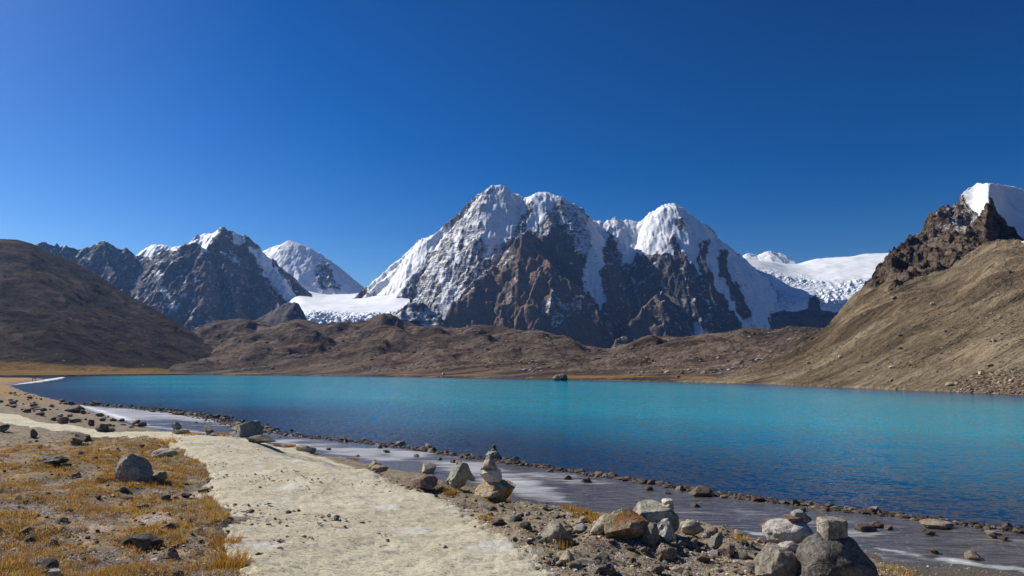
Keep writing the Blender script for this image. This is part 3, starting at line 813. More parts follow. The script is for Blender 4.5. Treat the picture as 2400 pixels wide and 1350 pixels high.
def ground_z(X, Y):
    X = np.asarray(X, float); Y = np.asarray(Y, float)
    z, t = ground_base(X, Y)
    a = sstep(-1, 4, t)
    z = z + a * (0.16 * fbm(X / 2.6, Y / 2.6, 3, 81) + 0.05 * fbm(X / 0.55, Y / 0.55, 3, 82) + 0.022 * np.abs(fbm(X / 0.16, Y / 0.16, 2, 83))) * sstep(0, 9, Y)
    return z
def hit(px, py, ymin=3.0, ymax=330.0):
    """where the line of sight through a photo pixel meets the near ground"""
    d = ray(px, py); d = d / d[1]
    Ys = np.geomspace(ymin, ymax, 900)
    g = ground_z(d[0] * Ys, Ys); zl = CAM[2] + d[2] * Ys
    k = np.nonzero(zl < np.maximum(g, 0.0))[0]
    Y = Ys[k[0]] if len(k) else ymax
    return np.array([d[0] * Y, Y, max(float(ground_z(d[0] * Y, Y)), 0.0)])

# path outline
path_left_px = [(600,1420),(565,1350),(522,1245),(500,1175),(490,1122),(470,1086),(430,1053),(380,1036),(300,1024),(200,1019),(120,1008),(66,1000),(0,989),(-120,975)]
path_right_px = [(1400,1420),(1310,1350),(1240,1292),(1180,1250),(1080,1200),(1000,1160),(940,1137),(830,1096),(720,1062),(640,1046),(560,1027),(500,1017),(420,1012),(320,1012),(250,1012),(200,1004),(140,994),(84,986),(40,970),(0,950),(-120,920)]
PLW = [tuple(hit(*p)[:2]) for p in path_left_px]
PRW = [tuple(hit(*p)[:2]) for p in path_right_px]
PATH = [(-3.2, -4.0)] + PLW + PRW[::-1] + [(2.8, -4.0)]
def path_sd(X, Y):
    d, _ = segdist(X, Y, np.array(PATH + PATH[:1]))
    return np.where(inpoly(X, Y, PATH), d, -d)

def fan(nu, nrow, ymax):
    u = np.concatenate([-np.geomspace(6, 0.9, 26), np.linspace(-0.86, 0.86, nu), np.geomspace(0.9, 6, 26)])
    Y = np.concatenate([np.linspace(-30, 4.0, 14), np.geomspace(4.3, ymax, nrow)])
    X = u[None, :] * np.maximum(Y, 4.3)[:, None]
    return X, np.repeat(Y[:, None], len(u), 1)
GX, GY = fan(600, 400, 330.0)
GZ = ground_z(GX, GY)
_, GT = ground_base(GX, GY)
psd = path_sd(GX, GY)
leftside = sstep(0.2, -0.6, psd) * (GX < np.interp(GY, [0, 6, 12, 25, 40], [0.5, -1.2, -4.0, -8, -60]))
leftside = np.maximum(leftside, 0.62 * sstep(-7, -16, GX) * sstep(0.2, -0.6, psd))
grassy = np.where(GY > 120, sstep(0.5, 3, GT) * 0.95, 0.10 + 0.50 * leftside)
frost = 0.10 + 0.35 * leftside
beach = sstep(3.4, 1.2, GT) * sstep(1.0, 4.0, GX)
GZ = GZ - 0.06 * sstep(-0.05, 0.25, psd)
F = grid_faces(*GX.shape); keep = (GT.ravel()[F] > -6).any(1); F = F[keep]
used = np.unique(F); remap = np.full(GX.size, -1); remap[used] = np.arange(len(used))
link('ground', mesh_from('ground', np.stack([GX, GY, GZ], -1).reshape(-1, 3)[used], remap[F], None, {'grassy': grassy.ravel()[used], 'frost': frost.ravel()[used], 'beach': beach.ravel()[used]}, mats=(mat_ground(),)), kind='structure', label='stony near shore with dry soil and turf')

# path sheet lying on the ground with a broken edge
u = np.linspace(-0.86, 0.36, 460); Yr = np.concatenate([np.linspace(-3.5, 4.0, 10), np.geomspace(4.3, 62, 360)])
PX = u[None, :] * np.maximum(Yr, 4.3)[:, None]; PY = np.repeat(Yr[:, None], len(u), 1)
sd = path_sd(PX, PY) + 0.15 * fbm(PX / 0.20, PY / 0.20, 4, 91, 0.6) + 0.10 * fbm(PX / 1.2, PY / 1.2, 2, 92)
zz, _ = ground_base(PX, PY)
zp = zz + 0.09 * fbm(PX / 2.6, PY / 2.6, 3, 81) * sstep(0, 9, PY) + 0.05 * sstep(-0.02, 0.16, sd) - 0.05 * sstep(0.02, -0.25, sd)
zp += 0.020 * fbm(PX / 0.30, PY / 0.22, 4, 93, 0.6) + 0.014 * (ridged(PX / 0.9, PY / 0.45, 4, 94) - 0.8) * sstep(0, .4, sd)
F = grid_faces(*PX.shape)
keep = (sd.ravel()[F] > -0.2).any(1)
F = F[keep]; used = np.unique(F); remap = np.full(PX.size, -1); remap[used] = np.arange(len(used))
Vp = np.stack([PX, PY, zp], -1).reshape(-1, 3)[used]
link('path', mesh_from('path', Vp, remap[F], None, {}, mats=(mat_path(),)), kind='structure', label='pale trodden path curving along the lake shore')

# ------------------------------------------------------------------ lake, shore ice, far ground
row_px = [(170,946),(230,950),(330,957),(430,968),(520,985),(570,1000),(620,1013),(700,1022),(800,1033),(900,1043),(1000,1058),(1100,1073),(1200,1086),(1300,1100),(1400,1116),(1500,1130),(1600,1147),(1700,1162),(1800,1176),(1900,1188),(2000,1200),(2100,1211),(2200,1222),(2300,1235),(2400,1249),(2600,1275)]
ROW = atZ([p[0] for p in row_px], [p[1] for p in row_px], 0.0)[:, :2]
u = np.linspace(-1.6, 1.6, 150); Yr = np.geomspace(8, 800, 180)
WX = u[None, :] * Yr[:, None]; WY = np.repeat(Yr[:, None], len(u), 1)
dr, _ = segdist(WX, WY, ROW)
behind = WY > np.interp(WX, ROW[:, 0], ROW[:, 1])
ds = -shore_t(WX, WY)
dd = np.minimum(np.where(behind, dr, 0), ds * 1.0)
depth = np.clip(dd, 0, None) / 42.0 + 0.10 * fbm(WX / 40, WY / 40, 3, 101)
grid_obj('lake', np.stack([WX, WY, 0 * WX], -1), {'depth': np.clip(depth, 0, 1)}, mat_water(), kind='structure', label='turquoise glacial lake')

u = np.linspace(-0.95, 1.1, 420); Yr = np.geomspace(11, 110, 330)
IX = u[None, :] * Yr[:, None]; IY = np.repeat(Yr[:, None], len(u), 1)
rowY = np.interp(IX, ROW[:, 0], ROW[:, 1])
dri, _ = segdist(IX, IY, ROW)
sdi = np.where(IY < rowY, dri, -dri) + 0.25 * fbm(IX / 1.5, IY / 1.5, 3, 111)
ti = shore_t(IX, IY)
ok = (sdi > 0.0) & (ti < 1.2) & (IX > ROW[0, 0])
F = grid_faces(*IX.shape); keep = ok.ravel()[F].all(1); F = F[keep]
used = np.unique(F); remap = np.full(IX.size, -1); remap[used] = np.arange(len(used))
ipx, ipy = project(np.stack([IX, IY, 0 * IX], -1))
fr = np.full(IX.shape, 0.27)
for v, poly in [(0.75, [(190,952),(330,960),(480,975),(560,990),(540,1000),(420,985),(330,985),(260,985)]), (0.7, [(640,1030),(720,1030),(860,1050),(1000,1060),(1010,1075),(900,1085),(820,1072),(700,1050)]),
                (0.72, [(960,1080),(1130,1085),(1200,1110),(1330,1160),(1330,1185),(1200,1165),(1100,1120)]), (0.55, [(1200,1100),(1460,1130),(1450,1150),(1250,1125)]),
                (0.1, [(1330,1150),(1460,1150),(1600,1180),(1560,1215),(1400,1200)]), (0.5, [(1700,1190),(2100,1230),(2100,1270),(1950,1250),(1750,1215)]), (0.15, [(2050,1250),(2400,1275),(2400,1330),(2100,1290)])]:
    fr = np.where(inpoly(ipx, ipy, poly), v, fr)
fr = blur(fr, 7)
fr = fr + (0.5 + 0.6 * fbm(IX / 0.6, IY / 0.6, 3, 117)) * np.exp(-((ti + 0.30 + 0.2 * fbm(IX / 1.1, IY / 1.1, 2, 118)) / 0.16) ** 2) * (IX > 4) + 0.5 * np.exp(-((ti + 0.5) / 0.5) ** 2) * (IX < -12)
Vi = np.stack([IX, IY, 0.03 + 0.01 * fbm(IX / 2, IY / 2, 2, 112)], -1).reshape(-1, 3)[used]
link('shore_ice', mesh_from('shore_ice', Vi, remap[F], None, {'frost': fr.ravel()[used]}, mats=(mat_ice(),)), kind='structure', label='grey frozen margin between the shore and the stone row')

cv = FS[:5]; nn_ = np.stack([-(cv[1:] - cv[:-1])[:, 1], (cv[1:] - cv[:-1])[:, 0]], -1); nn_ /= np.linalg.norm(nn_, axis=1, keepdims=True); nn_ = np.concatenate([nn_, nn_[-1:]])
tq = np.linspace(0, 4, 160); cq = np.stack([np.interp(tq, range(5), cv[:, i]) for i in (0, 1)], -1); nq = np.stack([np.interp(tq, range(5), nn_[:, i]) for i in (0, 1)], -1)
wq = (4.0 + 2.5 * fbm(tq * 6, tq * 0, 3, 119))[:, None] * np.sin(np.linspace(0.15, 3.0, 160))[:, None]
rows = np.stack([np.concatenate([cq + nq * k, np.full((160, 1), 0.03)], 1) for k in (1.5,)] + [np.concatenate([cq - nq * wq, np.full((160, 1), 0.03)], 1)], 0)
grid_obj('cove_ice', rows, {'frost': np.full((2, 160), 1.15)}, bpy.data.materials['shore_ice'], kind='structure', label='thin white ice edge along the far cove')
bm_ = np.array([[-9000, -9000, -6], [9000, -9000, -6], [9000, 9000, -6], [-9000, 9000, -6]], float)
link('valley_floor', mesh_from('valley_floor', bm_, [[0, 1, 2, 3]], None, {'grassy': [0] * 4, 'rock': [0] * 4, 'snow': [0] * 4}, mats=(SLOPE_M,)), kind='structure', label='valley floor under the hills')

# ------------------------------------------------------------------ hills
def hill(P, V, name, mat, attrs, label):
    return grid_obj(name, P, attrs, mat, kind='structure', label=label)

# left hill
pxs = np.concatenate([np.linspace(-700, -40, 60), np.arange(-34, 575, 2.4)])
P, V = loft([
  [(-700,None,330,-2),(0,None,430,-2),(150,None,480,-2),(230,None,575,-2),(460,None,728,-2),(575,None,770,-2)],
  [(-700,None,360,1.0),(0,None,460,1.0),(150,None,500,1.0),(230,None,592,0.9),(460,None,742,0.9),(575,None,780,0.9)],
  [(-700,868,640),(0,868.5,700),(150,869.5,730),(230,870.5,770),(460,873.5,860),(575,874,900)],
  [(-700,600,1050),(-300,545,1180),(-100,556,1260),(0,560,1300),(40,562,1305),(75,570,1310),(100,582,1320),(200,626,1340),(300,690,1330),(380,735,1300),(460,782,1250),(500,808,1200),(522,838,1130),(545,868,1010),(575,873,930)],
  [(-700,None,1500,-10),(575,None,1700,-10)]], pxs, [4, 20, 150, 12], {2: 1.12})
X, Y = P[..., 0].copy(), P[..., 1].copy()
a = sstep(2.0, 2.25, V) * sstep(3.05, 2.85, V)
ux = X * 0.8 - Y * 0.6; uy = X * 0.6 + Y * 0.8
P[..., 2] += a * (7 * fbm(ux / 230, uy / 90, 4, 121) + 4.5 * (ridged(ux / 190, uy / 55, 4, 122) - 0.9) + 1.3 * fbm(X / 22, Y / 22, 4, 123))
P[..., 2] += sstep(1.9, 2.1, V) * sstep(3.0, 2.8, V) * 0.5 * fbm(X / 9, Y / 9, 3, 124)
gr = sstep(2.10, 1.98, V) * sstep(1.0, 1.1, V) + 0.16 * sstep(2.5, 2.1, V)
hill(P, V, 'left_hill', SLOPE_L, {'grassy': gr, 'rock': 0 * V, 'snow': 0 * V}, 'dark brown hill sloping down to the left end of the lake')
LEFT_P = P

# moraine
pxs = np.arange(380, 2080, 3.4)
mor_top = [(380,800,1450),(500,753,1500),(560,745,1500),(640,756,1480),(700,751,1450),(760,760,1450),(850,756,1450),(930,754,1400),(1000,765,1350),(1100,770,1250),(1180,768,1200),(1260,776,1150),(1320,790,1100),(1370,808,1050),(1420,822,1000),(1480,807,950),(1530,797,950),(1620,790,950),(1700,776,950),(1760,768,950),(1830,772,950),(1905,780,900),(2000,785,850),(2080,790,800)]
shoreY = [(380,760),(460,730),(700,598),(1000,452),(1300,329),(1600,268),(1700,247),(1800,224),(1900,200),(2000,180),(2080,168)]
P, V = loft([
  [(p, None, y - 3, -1.5) for p, y in shoreY],
  [(p, None, y + 3, 0.7) for p, y in shoreY],
  [(p, None, y * 1.10 + 4, 2.0) for p, y in shoreY],
  [(380,838,1050),(600,833,950),(800,826,830),(1000,828,740),(1150,832,650),(1300,838,570),(1420,850,520),(1600,842,480),(1800,835,430),(2080,835,400)],
  mor_top,
  [(p, None, y + 160, CAM[2] + (868 - q) / 1600 * y - 26) for p, q, y in mor_top],
  [(380,None,2700,60),(2080,None,2700,60)]], pxs, [3, 8, 75, 105, 8, 8])
X, Y = P[..., 0].copy(), P[..., 1].copy()
w = sstep(2.0, 2.9, V) * sstep(4.3, 3.9, V)
sc = np.clip(Y / 900, 0.35, 1.4)
hum = np.abs(fbm(X / 120, Y / 140, 2, 131)) * 25 - 7 + fbm(X / 46, Y / 60, 3, 132) * 6.5
edge = 1 - 0.75 * sstep(3.55, 3.95, V)
P[..., 2] += w * sc * hum * edge + sstep(2.0, 2.4, V) * (fbm(X / 9, Y / 9, 4, 133) * 1.2 + fbm(X / 3.3, Y / 3.3, 2, 134) * 0.35)
gr = 0.34 * sstep(2.05, 1.9, V) * sstep(1.0, 1.05, V) + 0.33 * (fbm(X / 60, Y / 60, 3, 135) > 0.15) * sstep(3.8, 2.2, V)
hill(P, V, 'moraine', SLOPE_M, {'grassy': gr, 'rock': 0 * V, 'snow': 0 * V}, 'hummocky brown moraine across the lake')
MOR_P, MOR_V = P, V

# right hill
pxs = np.concatenate([np.arange(1570, 2480, 3.0), np.linspace(2490, 3400, 60)])
sh = [(1570,268),(1600,266),(1700,247),(1900,194.5),(2100,160),(2400,126.5),(2700,101.5),(3400,75)]
P, V = loft([
  [(p, None, y - 2, -1.0) for p, y in sh],
  [(p, None, y + 1.0, 0.55) for p, y in sh],
  [(p, None, y * 1.035 + 1, 1.1) for p, y in sh],
  [(1570,893,272),(1680,884,276),(1740,868,290),(1800,846,310),(1860,818,330),(1905,793,343),(1930,776,350),(1975,735,362),(2030,692,375),(2110,656,385),(2200,634,390),(2260,604,394),(2330,565,390),(2400,563,380),(2600,560,360),(3400,600,280)],
  [(1570,892.5,275),(1680,883,280),(1740,867.5,294),(1800,845.5,314),(1860,817,334),(1905,792,347),(1930,774,356),(1975,726,374),(2030,676,392),(2110,640,410),(2200,612,420),(2260,590,432),(2330,573,445),(2400,586,450),(2600,590,440),(3400,640,380)],
  [(1570,892.5,280),(1680,883,286),(1740,867.5,300),(1800,845,320),(1860,815,340),(1905,789,356),(1930,770,366),(1960,738,380),(1990,702,392),(2040,650,422),(2075,612,442),(2090,598,452),(2110,592,462),(2125,575,467),(2150,545,482),(2175,522,492),(2200,503,502),(2230,487,517),(2245,465,527),(2260,450,542),(2290,430,562),(2340,432,602),(2400,445,642),(2500,470,682),(3400,620,700)],
  [(1570,None,360,-8),(1800,None,480,-8),(2000,None,620,-8),(2200,None,800,-8),(3400,None,900,-8)]], pxs, [3, 6, 170, 22, 100, 10], {2: 1.06}, smooth=(3, 4))
px, py = project(P)
rib = np.exp(-((px - 2316 - 10 * (V - 4.5)) / 20) ** 2) * sstep(4.0, 4.5, V) * sstep(5.25, 4.95, V)
P += (P - CAM) * (-0.085 * rib)[..., None]
X, Y = P[..., 0].copy(), P[..., 1].copy()
px, py = project(P)
w = sstep(2.0, 2.3, V)
hh = sstep(1600, 1900, px)
rock = blur(np.clip(sstep(2.75, 3.6, V) * 0.62 * sstep(4.1, 3.7, V) + sstep(3.6, 4.2, V) * sstep(5.4, 5.1, V) + inpoly(px, py, [(2080,690),(2100,590),(2260,450),(2330,560),(2200,640),(2110,665)]) * 1.0, 0, 1) * sstep(1990, 2060, px), 5)
S = snow_mask(px, py, 0.0, [(1.0, [(2252,455),(2290,418),(2400,430),(2800,470),(2800,600),(2400,572),(2375,548),(2345,512),(2332,485),(2322,468),(2312,480),(2306,500),(2285,525),(2275,495),(2256,475)]),
   (0.42, [(2215,495),(2258,460),(2290,505),(2300,520),(2262,562),(2240,545)]), (0.3, [(2110,600),(2200,505),(2215,495),(2240,550),(2200,580),(2150,610)])], warp=4, seed=8)
rock = rock * (1 - 0.97 * sstep(0.35, 0.8, blur(S, 6)))
cr = ridged(X / 26, Y / 26, 5, 141, 0.6)
P[..., 2] += rock * hh * ((cr - 0.85) * 5.8 + np.abs(fbm(X / 8, Y / 8, 3, 142)) * 2.4 - 1.0) * sstep(5.6, 5.0, V)
P[..., 2] += w * hh * (1 - rock) * sstep(5.2, 4.9, V) * (1.6 * fbm(X / 38, Y / 30, 3, 143) + 0.45 * fbm(X / 7, Y / 7, 4, 144) + 0.13 * fbm(X / 1.7, Y / 1.7, 2, 145)) * sstep(2.0, 2.5, V)
P[..., 2] += sstep(2.0, 2.1, V) * 0.10 * fbm(X / 2.0, Y / 2.0, 3, 146)
gr = 0.26 * sstep(2.03, 1.9, V) + 0.12 * sstep(2.6, 2.1, V)
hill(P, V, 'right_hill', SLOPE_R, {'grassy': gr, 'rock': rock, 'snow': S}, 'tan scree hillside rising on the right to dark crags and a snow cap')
RH_P, RH_V = P, V

# ------------------------------------------------------------------ rocks
def ico(sub):
    import bmesh
    bm = bmesh.new(); bmesh.ops.create_icosphere(bm, subdivisions=sub, radius=1.0)
    V = np.array([v.co[:] for v in bm.verts]); F = np.array([[v.index for v in f.verts] for f in bm.faces]); bm.free()
    return V, F
ICO = {k: ico(k) for k in (1, 2, 3, 4, 5)}
def rock_shape(seed, sub=4, cuts=9, hard=0.75, rough=0.05, box=0.0, slab=1.0, prof=None):
    cuts = int(cuts * 1.7); rough = rough * 0.8
    """a stone: a ball trimmed by random planes, roughened; returns vertices in a unit box standing on z = 0"""
    r = np.random.default_rng(seed)
    V, F = ICO[sub]; V = V.copy()
    if box:
        p = 2 + box * 6
        V = V / (np.abs(V) ** p).sum(1, keepdims=True) ** (1 / p)
    V = V * (1 + 0.22 * (1 - 0.85 * min(box, 1.0)) * fbm3(V * 1.1 + seed, 2, seed)[:, None])
    for _ in range(cuts):
        n = r.normal(size=3); n /= np.linalg.norm(n)
        d = r.uniform(hard - 0.22, hard + 0.12)
        e = V @ n - d
        V = V - np.where(e > 0, e * 0.985, 0)[:, None] * n
    nrm = V / np.linalg.norm(V, axis=1, keepdims=True)
    V = V + nrm * (rough * fbm3(V * 3.0 + seed * 1.7, 4, seed + 5, 0.55) + rough * 0.35 * (1 - np.abs(fbm3(V * 6.0 + seed, 3, seed + 9))))[:, None]
    V[:, 2] *= slab
    lo = V.min(0); hi = V.max(0)
    V = (V - (lo + hi) / 2) / (hi - lo)
    V[:, 2] += 0.5
    if prof:
        f = np.interp(V[:, 0], np.linspace(-0.5, 0.5, len(prof)), prof)
        V[:, 2] *= f; V[:, 1] *= 0.6 + 0.4 * f; V[:, 2] /= V[:, 2].max()
    return V, F
GREY = mat_rock('grey_rock', (0.215, 0.185, 0.14), (0.36, 0.315, 0.245))
GREYL = mat_rock('grey_lichen_rock', (0.24, 0.215, 0.175), (0.38, 0.345, 0.28), (0.40, 0.20, 0.045), 0.03)
TAN = mat_rock('tan_rock', (0.34, 0.275, 0.195), (0.50, 0.425, 0.31))
CREAM = mat_rock('cream_rock', (0.52, 0.455, 0.33), (0.64, 0.57, 0.44))
ORANGE = mat_rock('rust_stained_rock', (0.33, 0.235, 0.12), (0.42, 0.35, 0.24), (0.42, 0.17, 0.03), 0.10)
LICHEN = mat_rock('orange_lichen_rock', (0.40, 0.36, 0.30), (0.50, 0.46, 0.40), (0.46, 0.13, 0.02), 0.08)
RED = mat_rock('reddish_rock', (0.22, 0.13, 0.10), (0.33, 0.225, 0.18))
DARK = mat_rock('dark_rock', (0.085, 0.070, 0.054), (0.20, 0.17, 0.132))
BROWN = mat_rock('brown_rock', (0.20, 0.15, 0.105), (0.33, 0.26, 0.19))
PALE = mat_rock('pale_rock', (0.34, 0.32, 0.28), (0.47, 0.445, 0.40))
GREEN = mat_rock('olive_grey_rock', (0.22, 0.21, 0.155), (0.35, 0.33, 0.25))
BLACKISH = mat_rock('dark_weathered_rock', (0.05, 0.044, 0.038), (0.145, 0.128, 0.107), (0.17, 0.10, 0.05), -0.02)
WET = mat_rock('wet_shore_stone', (0.055, 0.042, 0.034), (0.19, 0.135, 0.092), wet=True)

def place_rock(name, label, category, x0, x1, ytop, ybase, mat, seed, Y=None, group=None, depth=0.85, sink=0.17, sub=4, rot=0.0, **kw):
    """a stone seen between the pixels x0..x1 and ytop..ybase, standing where ybase meets the ground, or at the distance Y on another stone"""
    cx = (x0 + x1) / 2
    P = hit(cx, ybase) if Y is None else atY(cx, ybase, Y)
    d = P[1] * CP + (P[2] - CAM[2]) * SP
    w = (x1 - x0) * d / FPX; h = (ybase - ytop) * d / FPX
    dp = w * depth
    V, F = rock_shape(seed, sub, **kw)
    V = V * np.array([w, dp, h * (1 + sink)])
    me = mesh_from(name, V, None, F, mats=(mat,))
    me.set_sharp_from_angle(angle=math.radians(24))
    o = link(name, me, label=label, category=category, group=group)
    o.location = (P[0], P[1] + (dp * 0.42 if Y is None else 0), P[2] - h * sink * (1 if Y is None else 0.15))
    o.rotation_euler = (0, 0, rot)
    return o

heroes = [
 # beside the grass
 ('boulder', 'large grey boulder with an orange lichen streak on the turf beside the path', 243, 348, 1068, 1133, GREYL, 3, dict(cuts=7, hard=0.78, sub=5, prof=[.5, .95, 1, .85, .6, .3])),
 ('stone', 'small rounded grey stone beside the large grey boulder on the turf', 352, 384, 1109, 1134, GREY, 8, {}),
 ('boulder', 'flat-topped dark grey rock in the lower turf near the path edge', 298, 368, 1258, 1294, DARK, 12, dict(box=0.3)),
 ('stone', 'pointed brown stone leaning in the grass at the lower path edge', 378, 414, 1290, 1316, BROWN, 15, {}),
 ('stone', 'small pale flat stone below the pointed brown stone in the turf', 345, 377, 1311, 1324, PALE, 17, dict(slab=0.6)),
 ('stone', 'pale rounded stone at the bottom edge of the turf', 98, 132, 1340, 1358, PALE, 19, {}),
 ('stone', 'low dark clump of soil and plants in the turf, built as a slab', 80, 150, 1073, 1090, DARK, 22, dict(slab=0.5, rough=0.2)),  # stone shape stands in for a dark clump of soil and plants
 ('stone', 'pale flat slab in the turf just inside the bend of the path', 346, 404, 1055, 1074, TAN, 25, dict(slab=0.6)),
 ('stone', 'small rounded brown stone in front of a darker one near the far turf', 160, 196, 1026, 1043, BROWN, 28, {}),
 ('stone', 'dark brown stone behind a small rounded one near the far turf', 168, 206, 1018, 1034, DARK, 29, {}),
 ('stone', 'dark upright stone standing at the far turf edge of the path', 67, 85, 1007, 1028, DARK, 31, dict(box=0.4)),
 ('stone', 'dark stone cut by the picture edge in the far turf', -8, 14, 998, 1013, DARK, 33, {}),
 # beyond the path on the far left
 ('boulder', 'broad dark boulder at the ice edge beyond the far path', 147, 187, 950, 967, DARK, 36, dict(cuts=6)),
 ('boulder', 'dark boulder with a pale stone on top beyond the far path', 122, 152, 978, 994, DARK, 38, {}),
 ('boulder', 'dark ball-shaped boulder beyond the bend of the path', 200, 218, 984, 999, DARK, 40, dict(cuts=5)),
 ('boulder', 'dark angular boulder beside the ball-shaped one beyond the path', 215, 245, 994, 1012, DARK, 42, {}),
 ('stone', 'low dark stone lying beside the dark angular boulder', 228, 262, 1003, 1016, DARK, 44, dict(slab=0.7)),
 ('stone', 'small dark stone just beyond the far left strip of path', 48, 68, 958, 967, DARK, 46, {}),
 ('stone', 'small stone with a pale top on the slope above the far path', 19, 34, 941, 951, GREY, 48, {}),
 ('boulder', 'dark boulder at the water edge behind the broad dark boulder', 150, 172, 940, 949, DARK, 50, {}),
 ('stone', 'brown stone at the water edge of the far stony slope', 133, 148, 936, 944, BROWN, 51, {}),
 ('stone', 'dark stone beside the ice inlet beyond the path bend', 306, 326, 984, 997, DARK, 53, {}),
 ('stone', 'low brown stone beside the ice inlet beyond the path bend', 318, 338, 989, 1000, BROWN, 54, {}),
 # along the far edge of the path
 ('stone', 'wide flat grey stone at the foot of a little cairn by the path', 396, 436, 1005, 1018, GREY, 60, dict(slab=0.6)),
 ('stone', 'stubby stone forming the foot of a tiny cairn left of the big rock', 478, 497, 1008, 1019, BROWN, 62, {}),
 ('boulder', 'big blocky tan-grey rock on the far edge of the path', 521, 602, 990, 1027, GREY, 65, dict(sub=5, cuts=8, hard=0.78, box=0.25)),
 ('boulder', 'dark slab lying in the shadow beside the big blocky rock', 570, 640, 1022, 1040, DARK, 67, dict(slab=0.5)),
 ('stone', 'wedge-shaped grey stone beside the brown grass tussock at the path edge', 687, 736, 1044, 1062, GREY, 69, dict(cuts=6)),
 ('stone', 'rounded tan stone on the path edge above the ice', 862, 893, 1080, 1099, TAN, 72, {}),
 ('stone', 'low grey-brown stone in front of the rounded tan stone at the path edge', 866, 908, 1093, 1108, BROWN, 74, {}),
 ('boulder', 'domed tan rock standing against the ice behind the reddish rock', 985, 1022, 1087, 1112, TAN, 76, {}),
 ('boulder', 'rough grey boulder beside the big three-stone cairn', 1040, 1113, 1091, 1148, GREEN, 79, dict(sub=5, rough=0.12, cuts=7, prof=[.5, .8, .95, 1, .6])),
 ('boulder', 'low reddish-tan rock at the path edge beside the rough grey boulder', 958, 1024, 1120, 1150, RED, 82, dict(cuts=6)),
 ('boulder', 'broad rust-brown boulder at the foot of the three-stone cairn', 1107, 1210, 1127, 1178, ORANGE, 85, dict(sub=5, cuts=9, hard=0.8)),
 # rock group on the bank
 ('boulder', 'low wedge-shaped grey rock in front of the rock group on the bank', 1262, 1348, 1230, 1276, GREY, 90, dict(sub=5, cuts=7, prof=[.2, .75, 1, .9, .55, .2])),
 ('boulder', 'grey triangular rock leaning on the rust-orange rock', 1385, 1444, 1215, 1258, GREY, 93, dict(cuts=6, prof=[.25, .6, .9, 1, .8])),
 ('boulder', 'rust-orange rock in the middle of the rock group', 1418, 1524, 1204, 1272, ORANGE, 96, dict(sub=5, cuts=9)),
 ('boulder', 'olive-grey boulder at the back of the rock group carrying two flat stones', 1470, 1602, 1188, 1254, GREEN, 99, dict(sub=5, cuts=6, hard=0.82)),
 ('boulder', 'bluish-white jagged rock standing in front of the olive-grey boulder', 1536, 1587, 1222, 1272, PALE, 102, dict(rough=0.16)),
 ('stone', 'grey upright slab tilted against the rust-orange rock', 1508, 1552, 1230, 1282, GREY, 105, dict(cuts=8)),
 ('boulder', 'round cream-coloured boulder beside the rock group', 1600, 1656, 1222, 1259, CREAM, 108, dict(cuts=6, hard=0.85)),
 ('stone', 'low brown stone beside the round cream-coloured boulder', 1656, 1690, 1241, 1260, BROWN, 111, {}),
 ('stone', 'dark rough stone casting a black shadow in the gravel below the rock group', 1541, 1592, 1282, 1322, BROWN, 114, dict(rough=0.2)),
 ('stone', 'tan pyramid-shaped stone at the near edge of the path', 1308, 1357, 1296, 1324, TAN, 117, dict(cuts=6, prof=[.2, .7, 1, .6, .2])),
 ('stone', 'small dark upright stone in the gravel', 1620, 1637, 1264, 1290, DARK, 120, dict(box=0.3)),
 ('stone', 'brown-grey stone in the gravel beyond the small dark upright stone', 1684, 1730, 1281, 1309, BROWN, 123, {}),
 # cairns at the lower right
 ('boulder', 'rounded grey boulder at the bottom edge carrying a white and rust stone', 1786, 1912, 1293, 1376, GREY, 126, dict(sub=5, cuts=5, hard=0.88)),
 ('boulder', 'huge dark boulder at the lower right corner of the bank', 1902, 2122, 1262, 1405, BLACKISH, 129, dict(sub=5, cuts=5, hard=0.88, prof=[.8, .97, 1, .9, .72, .35])),
 ('boulder', 'white boulder with bright orange lichen under the red slab', 1805, 1928, 1226, 1276, LICHEN, 132, dict(sub=5, cuts=7, hard=0.85)),
 ('stone', 'pale angular stone wedged between the cairn boulders', 1878, 1918, 1268, 1298, PALE, 135, {}),
]
HERO = {}
for nm, lb, x0, x1, yt, yb, mt, sd_, kw in heroes:
    HERO[lb] = place_rock(nm, lb, nm, x0, x1, yt, yb, mt, sd_, **kw)
def Yof(key):
    for k, o in HERO.items():
        if key in k: return o.location.y
    raise KeyError(key)
